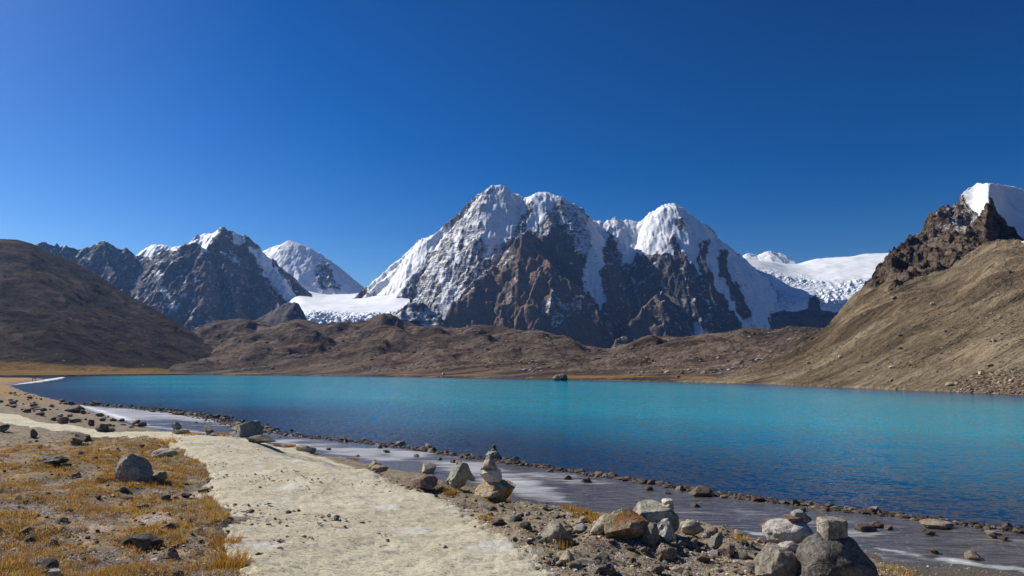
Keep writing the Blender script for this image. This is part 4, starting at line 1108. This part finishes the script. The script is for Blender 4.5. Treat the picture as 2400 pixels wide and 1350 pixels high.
stacked = [
 ('pale stone perched on the dark boulder beyond the far path', 133, 146, 971, 980, PALE, 140, 'pale stone on top', {}),
 ('rounded stone on top of the little cairn by the path', 405, 424, 991, 1008, GREY, 142, 'foot of a little cairn', {}),
 ('flat stone on top of the tiny cairn left of the big rock', 477, 499, 1000, 1010, TAN, 144, 'foot of a tiny cairn', dict(slab=0.7)),
 ('tapered middle stone of the three-stone cairn', 1125, 1177, 1103, 1137, CREAM, 146, 'foot of the three-stone cairn', dict(cuts=8)),
 ('triangular top stone of the three-stone cairn', 1125, 1168, 1073, 1109, TAN, 149, 'foot of the three-stone cairn', dict(cuts=6, prof=[.45, .9, 1, .8, .4])),
 ('pinkish stone leaning on the olive-grey boulder', 1485, 1511, 1192, 1217, RED, 152, 'olive-grey boulder at the back', {}),
 ('thin flat lower stone of two on the olive-grey boulder', 1541, 1581, 1181, 1195, TAN, 154, 'olive-grey boulder at the back', dict(slab=0.7, box=0.3)),
 ('oval upper stone of two on the olive-grey boulder', 1551, 1578, 1170, 1184, CREAM, 156, 'olive-grey boulder at the back', dict(box=0.2)),
 ('white and rust stone lying on the rounded grey boulder', 1826, 1880, 1274, 1302, LICHEN, 158, 'carrying a white and rust', dict(cuts=7)),
 ('square speckled block standing on the huge dark boulder', 1923, 1981, 1222, 1269, GREY, 161, 'huge dark boulder', dict(box=1.0, cuts=2, hard=1.30, rough=0.03)),
 ('flat red slab lying on the orange-lichen boulder', 1838, 1907, 1210, 1232, RED, 164, 'white boulder with bright orange', dict(slab=0.7, box=0.4)),
 ('pale square block on top of the flat red slab', 1854, 1895, 1199, 1222, PALE, 167, 'white boulder with bright orange', dict(box=0.8, cuts=4, hard=1.0)),
]
for lb, x0, x1, yt, yb, mt, sd_, key, kw in stacked:
    place_rock('cairn_stone', lb, 'stone', x0, x1, yt, yb, mt, sd_, Y=Yof(key), depth=0.9, sub=4, **kw)

# rocks standing in the ice and on the stone row
for lb, x0, x1, yt, yb, mt, sd_, kw in [
 ('low dark rock frozen into the ice beyond the huge dark boulder', 2012, 2060, 1232, 1250, WET, 170, {}),
 ('larger dark rock frozen into the ice beside a low dark one', 2040, 2078, 1226, 1242, WET, 171, {}),
 ('small dark rock frozen into the ice, last of three', 2076, 2097, 1236, 1247, WET, 172, {}),
 ('long tan flat stone lying in the ice inside the stone row', 2170, 2247, 1226, 1244, BROWN, 174, dict(slab=0.6)),
 ('ice-glazed white stone at the foot of the small cairn on the stone row', 1136, 1176, 1057, 1076, PALE, 176, dict(rough=0.18))]:
    HERO[lb] = place_rock('stone', lb, 'stone', x0, x1, yt, yb, mt, sd_, **kw)
yk = Yof('ice-glazed white')
place_rock('cairn_stone', 'lower dark stone of the small cairn on the stone row', 'stone', 1150, 1166, 1052, 1062, BROWN, 178, Y=yk)
place_rock('cairn_stone', 'top dark stone of the small cairn on the stone row', 'stone', 1153, 1163, 1043, 1053, DARK, 179, Y=yk)
for i, (x0, x1, yt, yb) in enumerate([(1295, 1318, 880, 893), (1306, 1331, 877, 893)]):
    q = atZ((x0 + x1) / 2, yb, 0.0)
    place_rock('boulder', ['pale grey boulder at the far waterline below the moraine', 'dark grey pointed boulder at the far waterline below the moraine'][i], 'boulder', x0, x1, yt, yb, [BROWN, DARK][i], 181 + i, Y=q[1] + 7, sub=4, rough=0.1)

# ------------------------------------------------------------------ the row of stones along the water
row_meshes = []
for k in range(14):
    V, F = rock_shape(200 + k, 3, cuts=6, hard=0.72, rough=0.08)
    V[:, 2] -= 0.22
    row_meshes.append(mesh_from('row_stone', V, None, F, mats=(WET if k % 4 else BROWN,))); row_meshes[-1].set_sharp_from_angle(angle=math.radians(24))
seg = np.sqrt(((ROW[1:] - ROW[:-1]) ** 2).sum(1)); cum = np.concatenate([[0], np.cumsum(seg)])
def along(t):
    return np.array([np.interp(t, cum, ROW[:, 0]), np.interp(t, cum, ROW[:, 1])])
zones = [(560, 'dark wet stone in the far stretch of the stone row by the ice inlet', 'far stretch of the stone row'),
         (1130, 'dark wet stone in the stone row between big blocky rock and small cairn', 'middle stretch of the stone row'),
         (1660, 'dark wet stone in the stone row between small cairn and its gap', 'stone row beyond the rock group'),
         (9999, 'brown wet stone in the stone row behind the huge dark boulder', 'nearest stretch of the stone row')]
r = np.random.default_rng(77)
t = 2.0; n_row = 0
while t < cum[-1] - 4 and n_row < 299:
    p = along(t)
    ppx, ppy = project(np.array([p[0], p[1], 0.0]))
    if 1640 < ppx < 1662:
        t += 0.3; continue
    w = float(np.clip(0.215 * math.exp(r.normal(0, 0.5)), 0.11, 0.75))
    if ppx < 620: w *= 1.5
    elif ppx < 1000: w *= 1.15
    t += w * (r.uniform(1.2, 2.2) if ppx < 620 else r.uniform(0.45, 0.95) if ppx < 1130 else r.uniform(0.3, 0.7))
    cl = float(noise2(t / 2.6, 3.1, 301)); t += max(0.0, cl) * w * 1.6 - max(0.0, -cl) * w * 0.25
    if r.random() < 0.05: t += r.uniform(0.3, 1.0)
    p = p + r.normal(size=2) * (0.26 if ppx > 620 else 0.7)
    p = p + np.array([0.25, -0.35]) * float(noise2(t / 1.7, 9.2, 302))
    z = zones[[i for i, q in enumerate(zones) if ppx < q[0]][0]]
    km = int(r.integers(14)); sw = 'large' if w > 0.42 else 'small' if w < 0.24 else 'middling'
    o = link('shore_stone', row_meshes[km], label=z[1].replace('dark wet', f"{sw} {'dark' if km % 4 else 'brown'} wet").replace('brown wet stone in the stone row behind', f"{sw} {'dark' if km % 4 else 'brown'} wet stone in the stone row behind"), category='stone', group=z[2])
    o.location = (p[0], p[1], -w * r.uniform(0.0, 0.22)); o.rotation_euler = (r.uniform(-.4, .4), r.uniform(-.4, .4), r.uniform(0, 6.28))
    o.scale = (w * r.uniform(.9, 1.6), w * r.uniform(.75, 1.1), w * r.uniform(.6, .95))
    n_row += 1
# single stones frozen into the ice
ice_pts = [(976,1072),(1030,1080),(1060,1086),(1075,1090),(1235,1093),(1330,1125),(1376,1132),(1520,1150),(1565,1158),(1625,1158),(1632,1190),(1290,1108),(1500,1130),(770,1056),(838,1071),(890,1052),(905,1062),(655,1026),(670,1022),(460,992),(560,1012),(730,1030),(2165,1250),(2180,1256),(2330,1262),(2350,1268),(2190,1300),(2280,1312),(1880,1200),(1812,1182),(2360,1240),(2390,1252)]
for i, (qx, qy) in enumerate(ice_pts):
    P = atZ(qx, qy, 0.0); w = r.uniform(0.14, 0.34)
    o = link('shore_stone', row_meshes[r.integers(14)], label='single dark stone frozen into the ice between the bank and the stone row', category='stone', group='stones in the ice')
    o.location = (P[0], P[1], 0.03); o.rotation_euler = (0, 0, r.uniform(0, 6.28)); o.scale = (w * 1.3, w, w * 0.7)

# ------------------------------------------------------------------ loose stones on the bank, as things of their own
loose_meshes = []
LOOSE_LOOK = ['grey', 'tan', 'brown', 'grey', 'pale', 'dark', 'olive-grey', 'tan', 'reddish', 'grey', 'brown', 'pale']
for k, mt in enumerate([GREY, TAN, BROWN, GREY, PALE, DARK, GREEN, TAN, RED, GREY, BROWN, PALE]):
    V, F = rock_shape(300 + k, 3, cuts=6, hard=0.70, rough=0.08)
    V[:, 2] -= 0.2
    loose_meshes.append(mesh_from('loose_stone', V, None, F, mats=(mt,))); loose_meshes[-1].set_sharp_from_angle(angle=math.radians(24))
n = 0; tries = 0
bank_poly = [(1000,1165),(1110,1150),(1260,1180),(1420,1205),(1600,1235),(1800,1245),(1800,1350),(1320,1350),(1200,1262),(1090,1205)]
while n < 210 and tries < 6000:
    tries += 1
    qx, qy = r.uniform(990, 1900), r.uniform(1130, 1350)
    if not inpoly(np.array([qx]), np.array([qy]), bank_poly)[0]: continue
    P = hit(qx, qy)
    w = r.choice([0.045, 0.07, 0.10, 0.14, 0.19], p=[.38, .30, .2, .09, .03])
    kk = int(r.integers(12))
    o = link('loose_stone', loose_meshes[kk], label=f"small loose {LOOSE_LOOK[kk]} stone on the gravel bank {'below the rock group' if qx > 1400 else 'between the path and the low wedge-shaped rock' if qx > 1215 else 'near the three-stone cairn'}", category='stone', group='loose stones on the bank')
    o.location = P; o.rotation_euler = (r.uniform(-.3, .3), r.uniform(-.3, .3), r.uniform(0, 6.28)); o.scale = (w * r.uniform(.9, 1.5), w, w * r.uniform(.5, .9)); n += 1
for grp, lb, poly, cnt, ws in [
   ('stones on the far slope', 'dark stone on the stony slope between the far path and the water', [(0,925),(40,915),(150,945),(250,975),(330,1000),(250,1008),(80,980),(0,945)], 70, (0.25, 0.4, 0.6, 0.8)),
   ('stones in the turf', 'small stone half hidden in the dry turf beside the path', [(0,1010),(200,1025),(420,1060),(480,1130),(510,1240),(540,1350),(0,1350)], 60, (0.06, 0.09, 0.13, 0.17)),
   ('pebbles on the path', 'dark pebble lying on the pale path', [(570,1345),(505,1170),(480,1080),(420,1035),(560,1032),(800,1095),(1000,1170),(1290,1345)], 90, (0.025, 0.035, 0.05, 0.07))]:
    n = 0; xs = [q[0] for q in poly]; ys = [q[1] for q in poly]
    while n < cnt:
        qx, qy = r.uniform(min(xs), max(xs)), r.uniform(min(ys), max(ys))
        if not inpoly(np.array([qx]), np.array([qy]), poly)[0]: continue
        P = hit(qx, qy); w = ws[r.choice(4, p=[.4, .3, .2, .1])]
        k = r.choice([2, 5, 5, 10, 0]) if 'path' in lb else r.choice([0, 2, 5, 5, 9, 4])
        o = link('pebble' if grp.startswith('pebbles') else 'loose_stone', loose_meshes[k], label=lb.replace('dark', LOOSE_LOOK[k], 1).replace('small stone', 'small ' + LOOSE_LOOK[k] + ' stone'), category='pebble' if grp.startswith('pebbles') else 'stone', group=grp)
        o.location = P; o.rotation_euler = (r.uniform(-.2, .2), r.uniform(-.2, .2), r.uniform(0, 6.28)); o.scale = (w * r.uniform(.9, 1.4), w, w * r.uniform(.5, .8)); n += 1

# ------------------------------------------------------------------ gravel, scree (stuff)
def scatter_mesh(pos, size, seed, flat=0.65, sub=1):
    r = np.random.default_rng(seed); V0, F0 = ICO[sub]
    n = len(pos); nv = len(V0)
    base = []
    for k in range(10):
        v = V0 * (1 + r.uniform(-.28, .28, (nv, 1))); v = v * np.array([r.uniform(.8, 1.3), r.uniform(.7, 1.1), r.uniform(.6, 1.0)]); base.append(v)
    base = np.array(base)[r.integers(0, 10, n)]
    a = r.uniform(0, 2 * np.pi, n); ca, sa = np.cos(a), np.sin(a)
    x = base[..., 0] * ca[:, None] - base[..., 1] * sa[:, None]; y = base[..., 0] * sa[:, None] + base[..., 1] * ca[:, None]
    tl = r.uniform(-.3, .3, n)[:, None]
    z = base[..., 2] * flat + x * tl * 0.5
    V = np.stack([x, y, z], -1) * (np.asarray(size)[:, None, None] * 0.5) + pos[:, None, :]
    F = (F0[None] + (np.arange(n) * nv)[:, None, None]).reshape(-1, 3)
    return V.reshape(-1, 3), F, nv
PEB = mat_vcol('pebble_colours', 0.9)
def rubble(name, pos, size, palette, seed, label, flat=0.65):
    V, F, nv = scatter_mesh(pos, size, seed, flat)
    r = np.random.default_rng(seed + 1); pal = np.array(palette)
    c = pal[r.integers(0, len(pal), len(pos))] * r.uniform(.65, 1.3, (len(pos), 1))
    return link(name, mesh_from(name, V, None, F, cols={'Col': np.repeat(c, nv, 0)}, smooth=False, mats=(PEB,)), kind='stuff', label=label)
r = np.random.default_rng(5)
# small rubble in the stone row
tr = cum[-1] * r.random(7000) ; rp = np.stack([np.interp(tr, cum, ROW[:, 0]), np.interp(tr, cum, ROW[:, 1])], -1) + r.normal(size=(7000, 2)) * np.where(tr < cum[6], 0.7, 0.22)[:, None]
rubble('row_rubble', np.concatenate([rp, np.full((7000, 1), 0.03)], 1), 0.06 + 0.24 * r.random(7000) ** 2.2, [(0.05, 0.04, 0.032), (0.10, 0.075, 0.055), (0.15, 0.11, 0.08), (0.035, 0.03, 0.027)], 509, 'small wet rubble between the stones of the row')
# near gravel
n = 30000
gy = 4.6 * (45 / 4.6) ** r.random(n) ; gx = r.uniform(-0.82, 0.82, n) * gy
tt = shore_t(gx, gy); ps = path_sd(gx, gy)
right = gx > np.interp(gy, [0, 6, 12, 25, 40], [0.5, -1.2, -4.0, -8, -60])
dens = np.where(ps > 0, 0.6, np.where(right, 1.0, 0.9)) * (tt > 0.15) * np.where(tt < 3, 0.8, 1)
k = (r.random(n) < dens)
gx, gy = gx[k], gy[k]
# more of it heaped round the foot of the boulders
hb = [o for o in C.objects if o.name.startswith(('boulder', 'stone')) and o.location.y < 40]
for o in hb:
    dx, dy = o.dimensions.x * 0.55, o.dimensions.y * 0.55
    aa = r.uniform(0, 2 * np.pi, 40); rr_ = r.uniform(0.85, 1.5, 40)
    gx = np.concatenate([gx, o.location.x + np.cos(aa) * dx * rr_]); gy = np.concatenate([gy, o.location.y + np.sin(aa) * dy * rr_])
gz = ground_z(gx, gy)
sz = 0.014 + 0.042 * r.random(len(gx)) ** 3 + 0.0010 * gy
rubble('gravel', np.stack([gx, gy, gz + sz * 0.1], -1), sz, [(0.33, 0.265, 0.175), (0.21, 0.165, 0.11), (0.45, 0.38, 0.275), (0.10, 0.08, 0.06), (0.37, 0.265, 0.155), (0.52, 0.475, 0.39)], 501, 'loose gravel on the near shore')
def pick_on(P, wgt, n, seed):
    """random points on a terrain grid, weighted"""
    r = np.random.default_rng(seed)
    a = P[:-1, :-1]; b = P[1:, :-1]; c = P[:-1, 1:]; d = P[1:, 1:]
    ar = np.linalg.norm(np.cross(b - a, c - a), axis=-1) * wgt[:-1, :-1]
    q = ar.ravel() / ar.sum()
    idx = r.choice(q.size, n, p=q); i, j = np.unravel_index(idx, ar.shape)
    u, v = r.random((n, 1)), r.random((n, 1))
    return a[i, j] * (1 - u) * (1 - v) + b[i, j] * u * (1 - v) + c[i, j] * (1 - u) * v + d[i, j] * u * v
BRN = [(0.15, 0.105, 0.07), (0.22, 0.17, 0.115), (0.10, 0.07, 0.05), (0.30, 0.24, 0.17), (0.18, 0.12, 0.075)]
px, py = project(RH_P)
w = sstep(2.0, 2.1, RH_V) * (RH_V < 3.4) * (px < 2450) * (0.15 + 1.0 * (fbm(RH_P[..., 0] / 25, RH_P[..., 1] / 25, 3, 7) > 0.1)) * np.clip(200 / RH_P[..., 1], 0.3, 2) ** 2
w = w + 14 * inpoly(px, py, [(2235,925),(2240,885),(2290,872),(2450,862),(2450,932)])
q = pick_on(RH_P, w, 5500, 61); rr = np.random.default_rng(62)
rubble('hillside_scree', q, 0.18 + 0.9 * rr.random(len(q)) ** 4 + 0.0006 * q[:, 1], BRN, 503, 'brown scree stones on the tan hillside')
px, py = project(MOR_P)
w = sstep(2.0, 2.2, MOR_V) * (MOR_V < 4.05) * (0.12 + 1.0 * (fbm(MOR_P[..., 0] / 90, MOR_P[..., 1] / 90, 3, 9) > 0.05)) * np.clip(500 / MOR_P[..., 1], 0.3, 2) ** 1.5
q = pick_on(MOR_P, w, 9000, 63)
rubble('moraine_scree', q, 0.6 + 3.4 * rr.random(len(q)) ** 4 + 0.0006 * q[:, 1], BRN + [(0.30, 0.27, 0.25), (0.2, 0.18, 0.17)], 505, 'rubble of boulders on the moraine')
w = np.ones(LEFT_P.shape[:2]); w[:30] = 0; w[-16:] = 0
q = pick_on(LEFT_P, w, 2500, 64)
rubble('hill_scree', q, 0.8 + 2.2 * rr.random(len(q)) ** 4, BRN, 507, 'sparse stones on the dark hill')

# larger boulders that stand out on the slopes
slope_meshes = []
for k in range(6):
    V, F = rock_shape(400 + k, 3, cuts=8, hard=0.75, rough=0.12); V[:, 2] -= 0.2
    slope_meshes.append(mesh_from('slope_boulder', V, None, F, mats=([BROWN, TAN, DARK][k % 3],)))
def on_grid(P, qx, qy, rows):
    px, py = project(P[rows]); d = (px - qx) ** 2 + (py - qy) ** 2
    k = np.unravel_index(np.argmin(d), d.shape); return P[rows][k]
for i, (qx, qy, wpx) in enumerate([(2095,700,12),(2185,715,11),(2365,640,12),(1900,790,10),(1970,838,9),(2110,818,9),(1895,852,9),(2090,864,10),(2090,893,8),(2225,903,16),(2300,878,12),(2320,860,12),(2345,872,10),(2370,895,12),(2110,788,9),(2215,778,8),(2330,800,10)]):
    P = on_grid(RH_P, qx, qy, slice(9, 178)); w = wpx * P[1] / FPX
    o = link('slope_boulder', slope_meshes[i % 6], label='lone boulder standing out on the tan scree hillside', category='boulder', group='boulders on the tan hillside')
    o.location = P; o.scale = (w * 1.1, w, w * 0.75); o.rotation_euler = (0, 0, i * 1.3)
for i, (qx, qy, wpx) in enumerate([(1375,855,9),(1430,850,8),(1600,840,10),(1640,842,9),(1695,850,9),(1660,795,8),(1840,800,8),(1000,862,8),(1040,880,8),(940,845,7),(640,866,8),(760,800,8),(870,800,8),(1150,850,9),(1230,868,8),(1590,893,9),(1500,880,7),(720,835,7),(560,800,7)]):
    P = on_grid(MOR_P, qx, qy, slice(8, 190)); w = wpx * P[1] / FPX
    o = link('slope_boulder', slope_meshes[(i + 2) % 6], label='lone boulder standing out on the hummocky moraine', category='boulder', group='boulders on the moraine')
    o.location = P; o.scale = (w * 1.1, w, w * 0.75); o.rotation_euler = (0, 0, i * 1.7)

# ------------------------------------------------------------------ dry grass and cushion plants (stuff)
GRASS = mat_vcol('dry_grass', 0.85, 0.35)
def blades(cx, cy, nper, hgt, spread, wid, palette, seed, lean=0.5):
    r = np.random.default_rng(seed)
    n = int(nper.sum()); idx = np.repeat(np.arange(len(cx)), nper)
    a = r.uniform(0, 2 * np.pi, n); rad = spread[idx] * np.sqrt(r.random(n))
    bx = cx[idx] + np.cos(a) * rad; by = cy[idx] + np.sin(a) * rad
    bz = ground_z(bx, by) - 0.012
    h = hgt[idx] * r.uniform(0.5, 1.2, n)
    la = a + r.normal(0, 0.7, n); ln = h * lean * r.random(n)
    tx = bx + np.cos(la) * ln; ty = by + np.sin(la) * ln
    wa = r.uniform(0, 2 * np.pi, n); w = wid[idx]
    A = np.stack([bx - np.cos(wa) * w, by - np.sin(wa) * w, bz], -1); B = np.stack([bx + np.cos(wa) * w, by + np.sin(wa) * w, bz], -1)
    T = np.stack([tx, ty, bz + h], -1)
    V = np.stack([A, B, T], 1).reshape(-1, 3); F = np.arange(3 * n).reshape(-1, 3)
    pal = np.array(palette); c = pal[r.integers(0, len(pal), len(cx))][idx] * r.uniform(0.7, 1.3, (n, 1))
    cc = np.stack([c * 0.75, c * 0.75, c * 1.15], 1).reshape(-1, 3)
    return V, F, cc
GOLD = [(0.50, 0.27, 0.04), (0.56, 0.34, 0.075), (0.42, 0.21, 0.03), (0.58, 0.42, 0.17), (0.34, 0.17, 0.035), (0.40, 0.26, 0.10)]
r = np.random.default_rng(9)
def turf_points(n, seed, ymin=4.6, ymax=34):
    r = np.random.default_rng(seed)
    y = ymin * (ymax / ymin) ** r.random(n); x = r.uniform(-0.84, 0.1, n) * y
    k = (path_sd(x, y) < -0.03) & (x < np.interp(y, [0, 6, 12, 25, 40], [0.5, -1.2, -4.0, -8, -60]))
    return x[k], y[k]
gx, gy = turf_points(70000, 91)
hx, hy = turf_points(26000, 191, 12, 42)
gx = np.concatenate([gx, hx]); gy = np.concatenate([gy, hy])
mk = fbm(gx / 0.9, gy / 0.9, 3, 15) + 0.5 * fbm(gx / 3.0, gy / 3.0, 2, 16)
k = mk > 0.0
gx, gy = gx[k], gy[k]
npp = np.full(len(gx), 8)
V1, F1, C1 = blades(gx, gy, npp, 0.035 + 0.05 * r.random(len(gx)), np.full(len(gx), 0.06), 0.0022 + 0.00035 * gy, GOLD, 92, 0.95)
# taller fringe along the path edge and tussocks
ex, ey = turf_points(60000, 93, 4.6, 22)
dd_ = -path_sd(ex, ey); k = (dd_ < 0.55) & (r.random(len(ex)) < np.exp(-(dd_ / 0.26) ** 2) * 0.5 * (fbm(ex / 0.5, ey / 0.5, 2, 19) > -0.12))
ex, ey = ex[k], ey[k]
V2, F2, C2 = blades(ex, ey, np.full(len(ex), 12), 0.045 + 0.085 * r.random(len(ex)) ** 1.5, np.full(len(ex), 0.05), 0.0020 + 0.0003 * ey, GOLD, 94, 0.6)
tus = [(680,1048,0.30,0.22,420),(650,1046,0.2,0.16,200),(705,1052,0.2,0.16,200),(1180,1170,0.15,0.12,160),(1230,1172,0.2,0.12,200),(1150,1172,0.12,0.12,100),(1345,1198,0.25,0.12,260),(1375,1215,0.2,0.12,260),(1395,1225,0.15,0.1,200),(1055,1160,0.12,0.14,120),(1320,1280,0.12,0.12,90),(1740,1268,0.12,0.1,120),(1140,1215,0.12,0.08,100),(450,1018,0.35,0.12,200),(520,1022,0.3,0.12,200),(1030,1148,0.15,0.1,100),(830,1078,0.2,0.16,80),(1810,1262,0.15,0.12,120),(2100,1345,0.2,0.1,100),(250,1130,0.12,0.16,140),(390,1040,0.3,0.2,200),(545,1330,0.16,0.15,300),(530,1280,0.16,0.13,260),(510,1220,0.14,0.12,200)]
tp = np.array([hit(a, b) for a, b, *_ in tus])
V3, F3, C3 = blades(tp[:, 0], tp[:, 1], np.array([q[4] for q in tus]), np.array([q[3] for q in tus]), np.array([q[2] for q in tus]), 0.0025 + 0.0003 * tp[:, 1], GOLD[:3], 95, 0.7)
# thin stalks standing on the near bank
st = [(1290,1300),(1283,1305),(1296,1310),(1310,1318),(1325,1335),(1330,1330),(1585,1280),(1440,1260),(1480,1258),(480,1330),(470,1320),(500,1325),(58,1255)]
sp_ = np.array([hit(a, b) for a, b in st])
V4, F4, C4 = blades(sp_[:, 0], sp_[:, 1], np.full(len(st), 3), np.full(len(st), 0.26), np.full(len(st), 0.03), np.full(len(st), 0.004), GOLD, 96, 0.35)
Vs, Fs, Cs, off = [], [], [], 0
for V_, F_, C_ in ((V1, F1, C1), (V2, F2, C2), (V3, F3, C3), (V4, F4, C4)):
    Vs.append(V_); Fs.append(F_ + off); Cs.append(C_); off += len(V_)
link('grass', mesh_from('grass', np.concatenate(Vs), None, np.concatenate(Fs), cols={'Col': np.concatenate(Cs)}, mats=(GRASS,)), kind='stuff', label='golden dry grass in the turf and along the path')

# grey cushion plants, low domes of small dry leaves
def cushions(cx, cy, rad, per, palette, seed):
    r = np.random.default_rng(seed); n = len(cx) * per; idx = np.repeat(np.arange(len(cx)), per)
    a = r.uniform(0, 2 * np.pi, n); q = np.sqrt(r.random(n)); R = rad[idx]
    x = cx[idx] + np.cos(a) * q * R; y = cy[idx] + np.sin(a) * q * R * 0.8
    z = ground_z(x, y) + R * 0.38 * (1 - q ** 2) * r.uniform(0.7, 1.1, n)
    s = R * r.uniform(0.07, 0.16, n)
    d1 = r.normal(size=(n, 3)); d1 /= np.linalg.norm(d1, axis=1, keepdims=True); d2 = r.normal(size=(n, 3)); d2 /= np.linalg.norm(d2, axis=1, keepdims=True)
    p = np.stack([x, y, z], -1)
    V = np.stack([p, p + d1 * s[:, None], p + d2 * s[:, None]], 1).reshape(-1, 3)
    pal = np.array(palette); c = pal[r.integers(0, len(pal), len(cx))][idx] * r.uniform(0.6, 1.25, (n, 1))
    return V, np.arange(3 * n).reshape(-1, 3), np.repeat(c, 3, 0)
gx, gy = turf_points(7000, 97, 4.6, 34)
k = fbm(gx / 1.1, gy / 1.1, 3, 18) > -0.05
gx, gy = gx[k], gy[k]
bx = np.array([hit(a, b)[:2] for a, b in [(r.uniform(1240, 1780), r.uniform(1265, 1348)) for _ in range(70)]])
gx = np.concatenate([gx, bx[:, 0]]); gy = np.concatenate([gy, bx[:, 1]])
rad = 0.06 + 0.11 * r.random(len(gx)) ** 2
Vc, Fc, Cc = cushions(gx, gy, rad, 64, [(0.50, 0.46, 0.47), (0.40, 0.36, 0.37), (0.60, 0.57, 0.56), (0.30, 0.25, 0.22)], 98)
link('cushion_plants', mesh_from('cushion_plants', Vc, None, Fc, cols={'Col': Cc}, mats=(GRASS,)), kind='stuff', label='grey-white dry cushion plants in the turf and gravel')

# ------------------------------------------------------------------ small made things
WOOD = mat_rock('weathered_wood', (0.12, 0.07, 0.045), (0.2, 0.12, 0.07))
WHITE = M('white_wire_paint'); WHITE.set('Base Color', (0.75, 0.75, 0.72)); WHITE.set('Roughness', 0.5); WHITE = WHITE.m
def tube(name, pts, rad, mat, parent=None, n=8):
    pts = [Vector(p) for p in pts]; V = []; F = []
    for i, p in enumerate(pts):
        d = (pts[min(i + 1, len(pts) - 1)] - pts[max(i - 1, 0)]).normalized()
        a = d.orthogonal().normalized(); b = d.cross(a)
        for k in range(n):
            t = 2 * math.pi * k / n; V.append(p + a * math.cos(t) * rad + b * math.sin(t) * rad)
    for i in range(len(pts) - 1):
        for k in range(n): F.append((i * n + k, i * n + (k + 1) % n, (i + 1) * n + (k + 1) % n, (i + 1) * n + k))
    V += [pts[0], pts[-1]]; T = []
    for k in range(n): T.append((len(V) - 2, (k + 1) % n, k)); T.append((len(V) - 1, (len(pts) - 1) * n + k, (len(pts) - 1) * n + (k + 1) % n))
    return link(name, mesh_from(name, np.array([v[:] for v in V]), F, T, mats=(mat,)), parent)
g = hit(1302, 1327); Yg = g[1]
top = atY(1302, 1265, Yg); hk = atY(1297.5, 1265, Yg); hk2 = atY(1297.5, 1271, Yg)
wire = tube('wire_stake', [(g[0], g[1], g[2] - 0.05), tuple(top), tuple(hk), tuple(hk2)], 0.0045, WHITE)
wire['label'] = 'thin white wire stake with a bent top stuck in the bank'; wire['category'] = 'stake'
# small timber frame on the far flat
fb = atZ(80, 891.5, 0.9)
frame = bpy.data.objects.new('timber_frame', None); C.objects.link(frame); frame.location = fb
frame['label'] = 'small brown timber frame standing on the golden flat at the far shore'; frame['category'] = 'frame'
hgt = 11 * fb[1] / FPX; wd = 7.5 * fb[1] / FPX
for sx in (-0.5, 0.5): tube('post', [(sx * wd, 0, -0.3), (sx * wd, 0, hgt)], 0.09, WOOD, frame)
for zz_ in (0.42, 0.86): tube('rail', [(-0.56 * wd, 0.02, hgt * zz_), (0.56 * wd, 0.02, hgt * zz_)], 0.075, WOOD, frame)

# ------------------------------------------------------------------ thin blue air between here and the mountains
hz = bpy.data.materials.new('thin_air'); hz.use_nodes = True; ht = hz.node_tree; ht.nodes.clear()
pv = ht.nodes.new('ShaderNodeVolumePrincipled'); ho = ht.nodes.new('ShaderNodeOutputMaterial')
pv.inputs['Color'].default_value = (0.24, 0.48, 1.0, 1); pv.inputs['Density'].default_value = 3.4e-5; pv.inputs['Anisotropy'].default_value = 0.3
ht.links.new(pv.outputs[0], ho.inputs['Volume'])
x0, x1, y0, y1, z0, z1 = -9100, 9100, -9100, 9100, -8, 960
Vb = np.array([[x, y, z] for z in (z0, z1) for y in (y0, y1) for x in (x0, x1)], float)
link('haze', mesh_from('haze', Vb, [[0, 2, 3, 1], [4, 5, 7, 6], [0, 1, 5, 4], [2, 6, 7, 3], [0, 4, 6, 2], [1, 3, 7, 5]], None, smooth=False, mats=(hz,)), kind='stuff', label='thin blue mountain air')
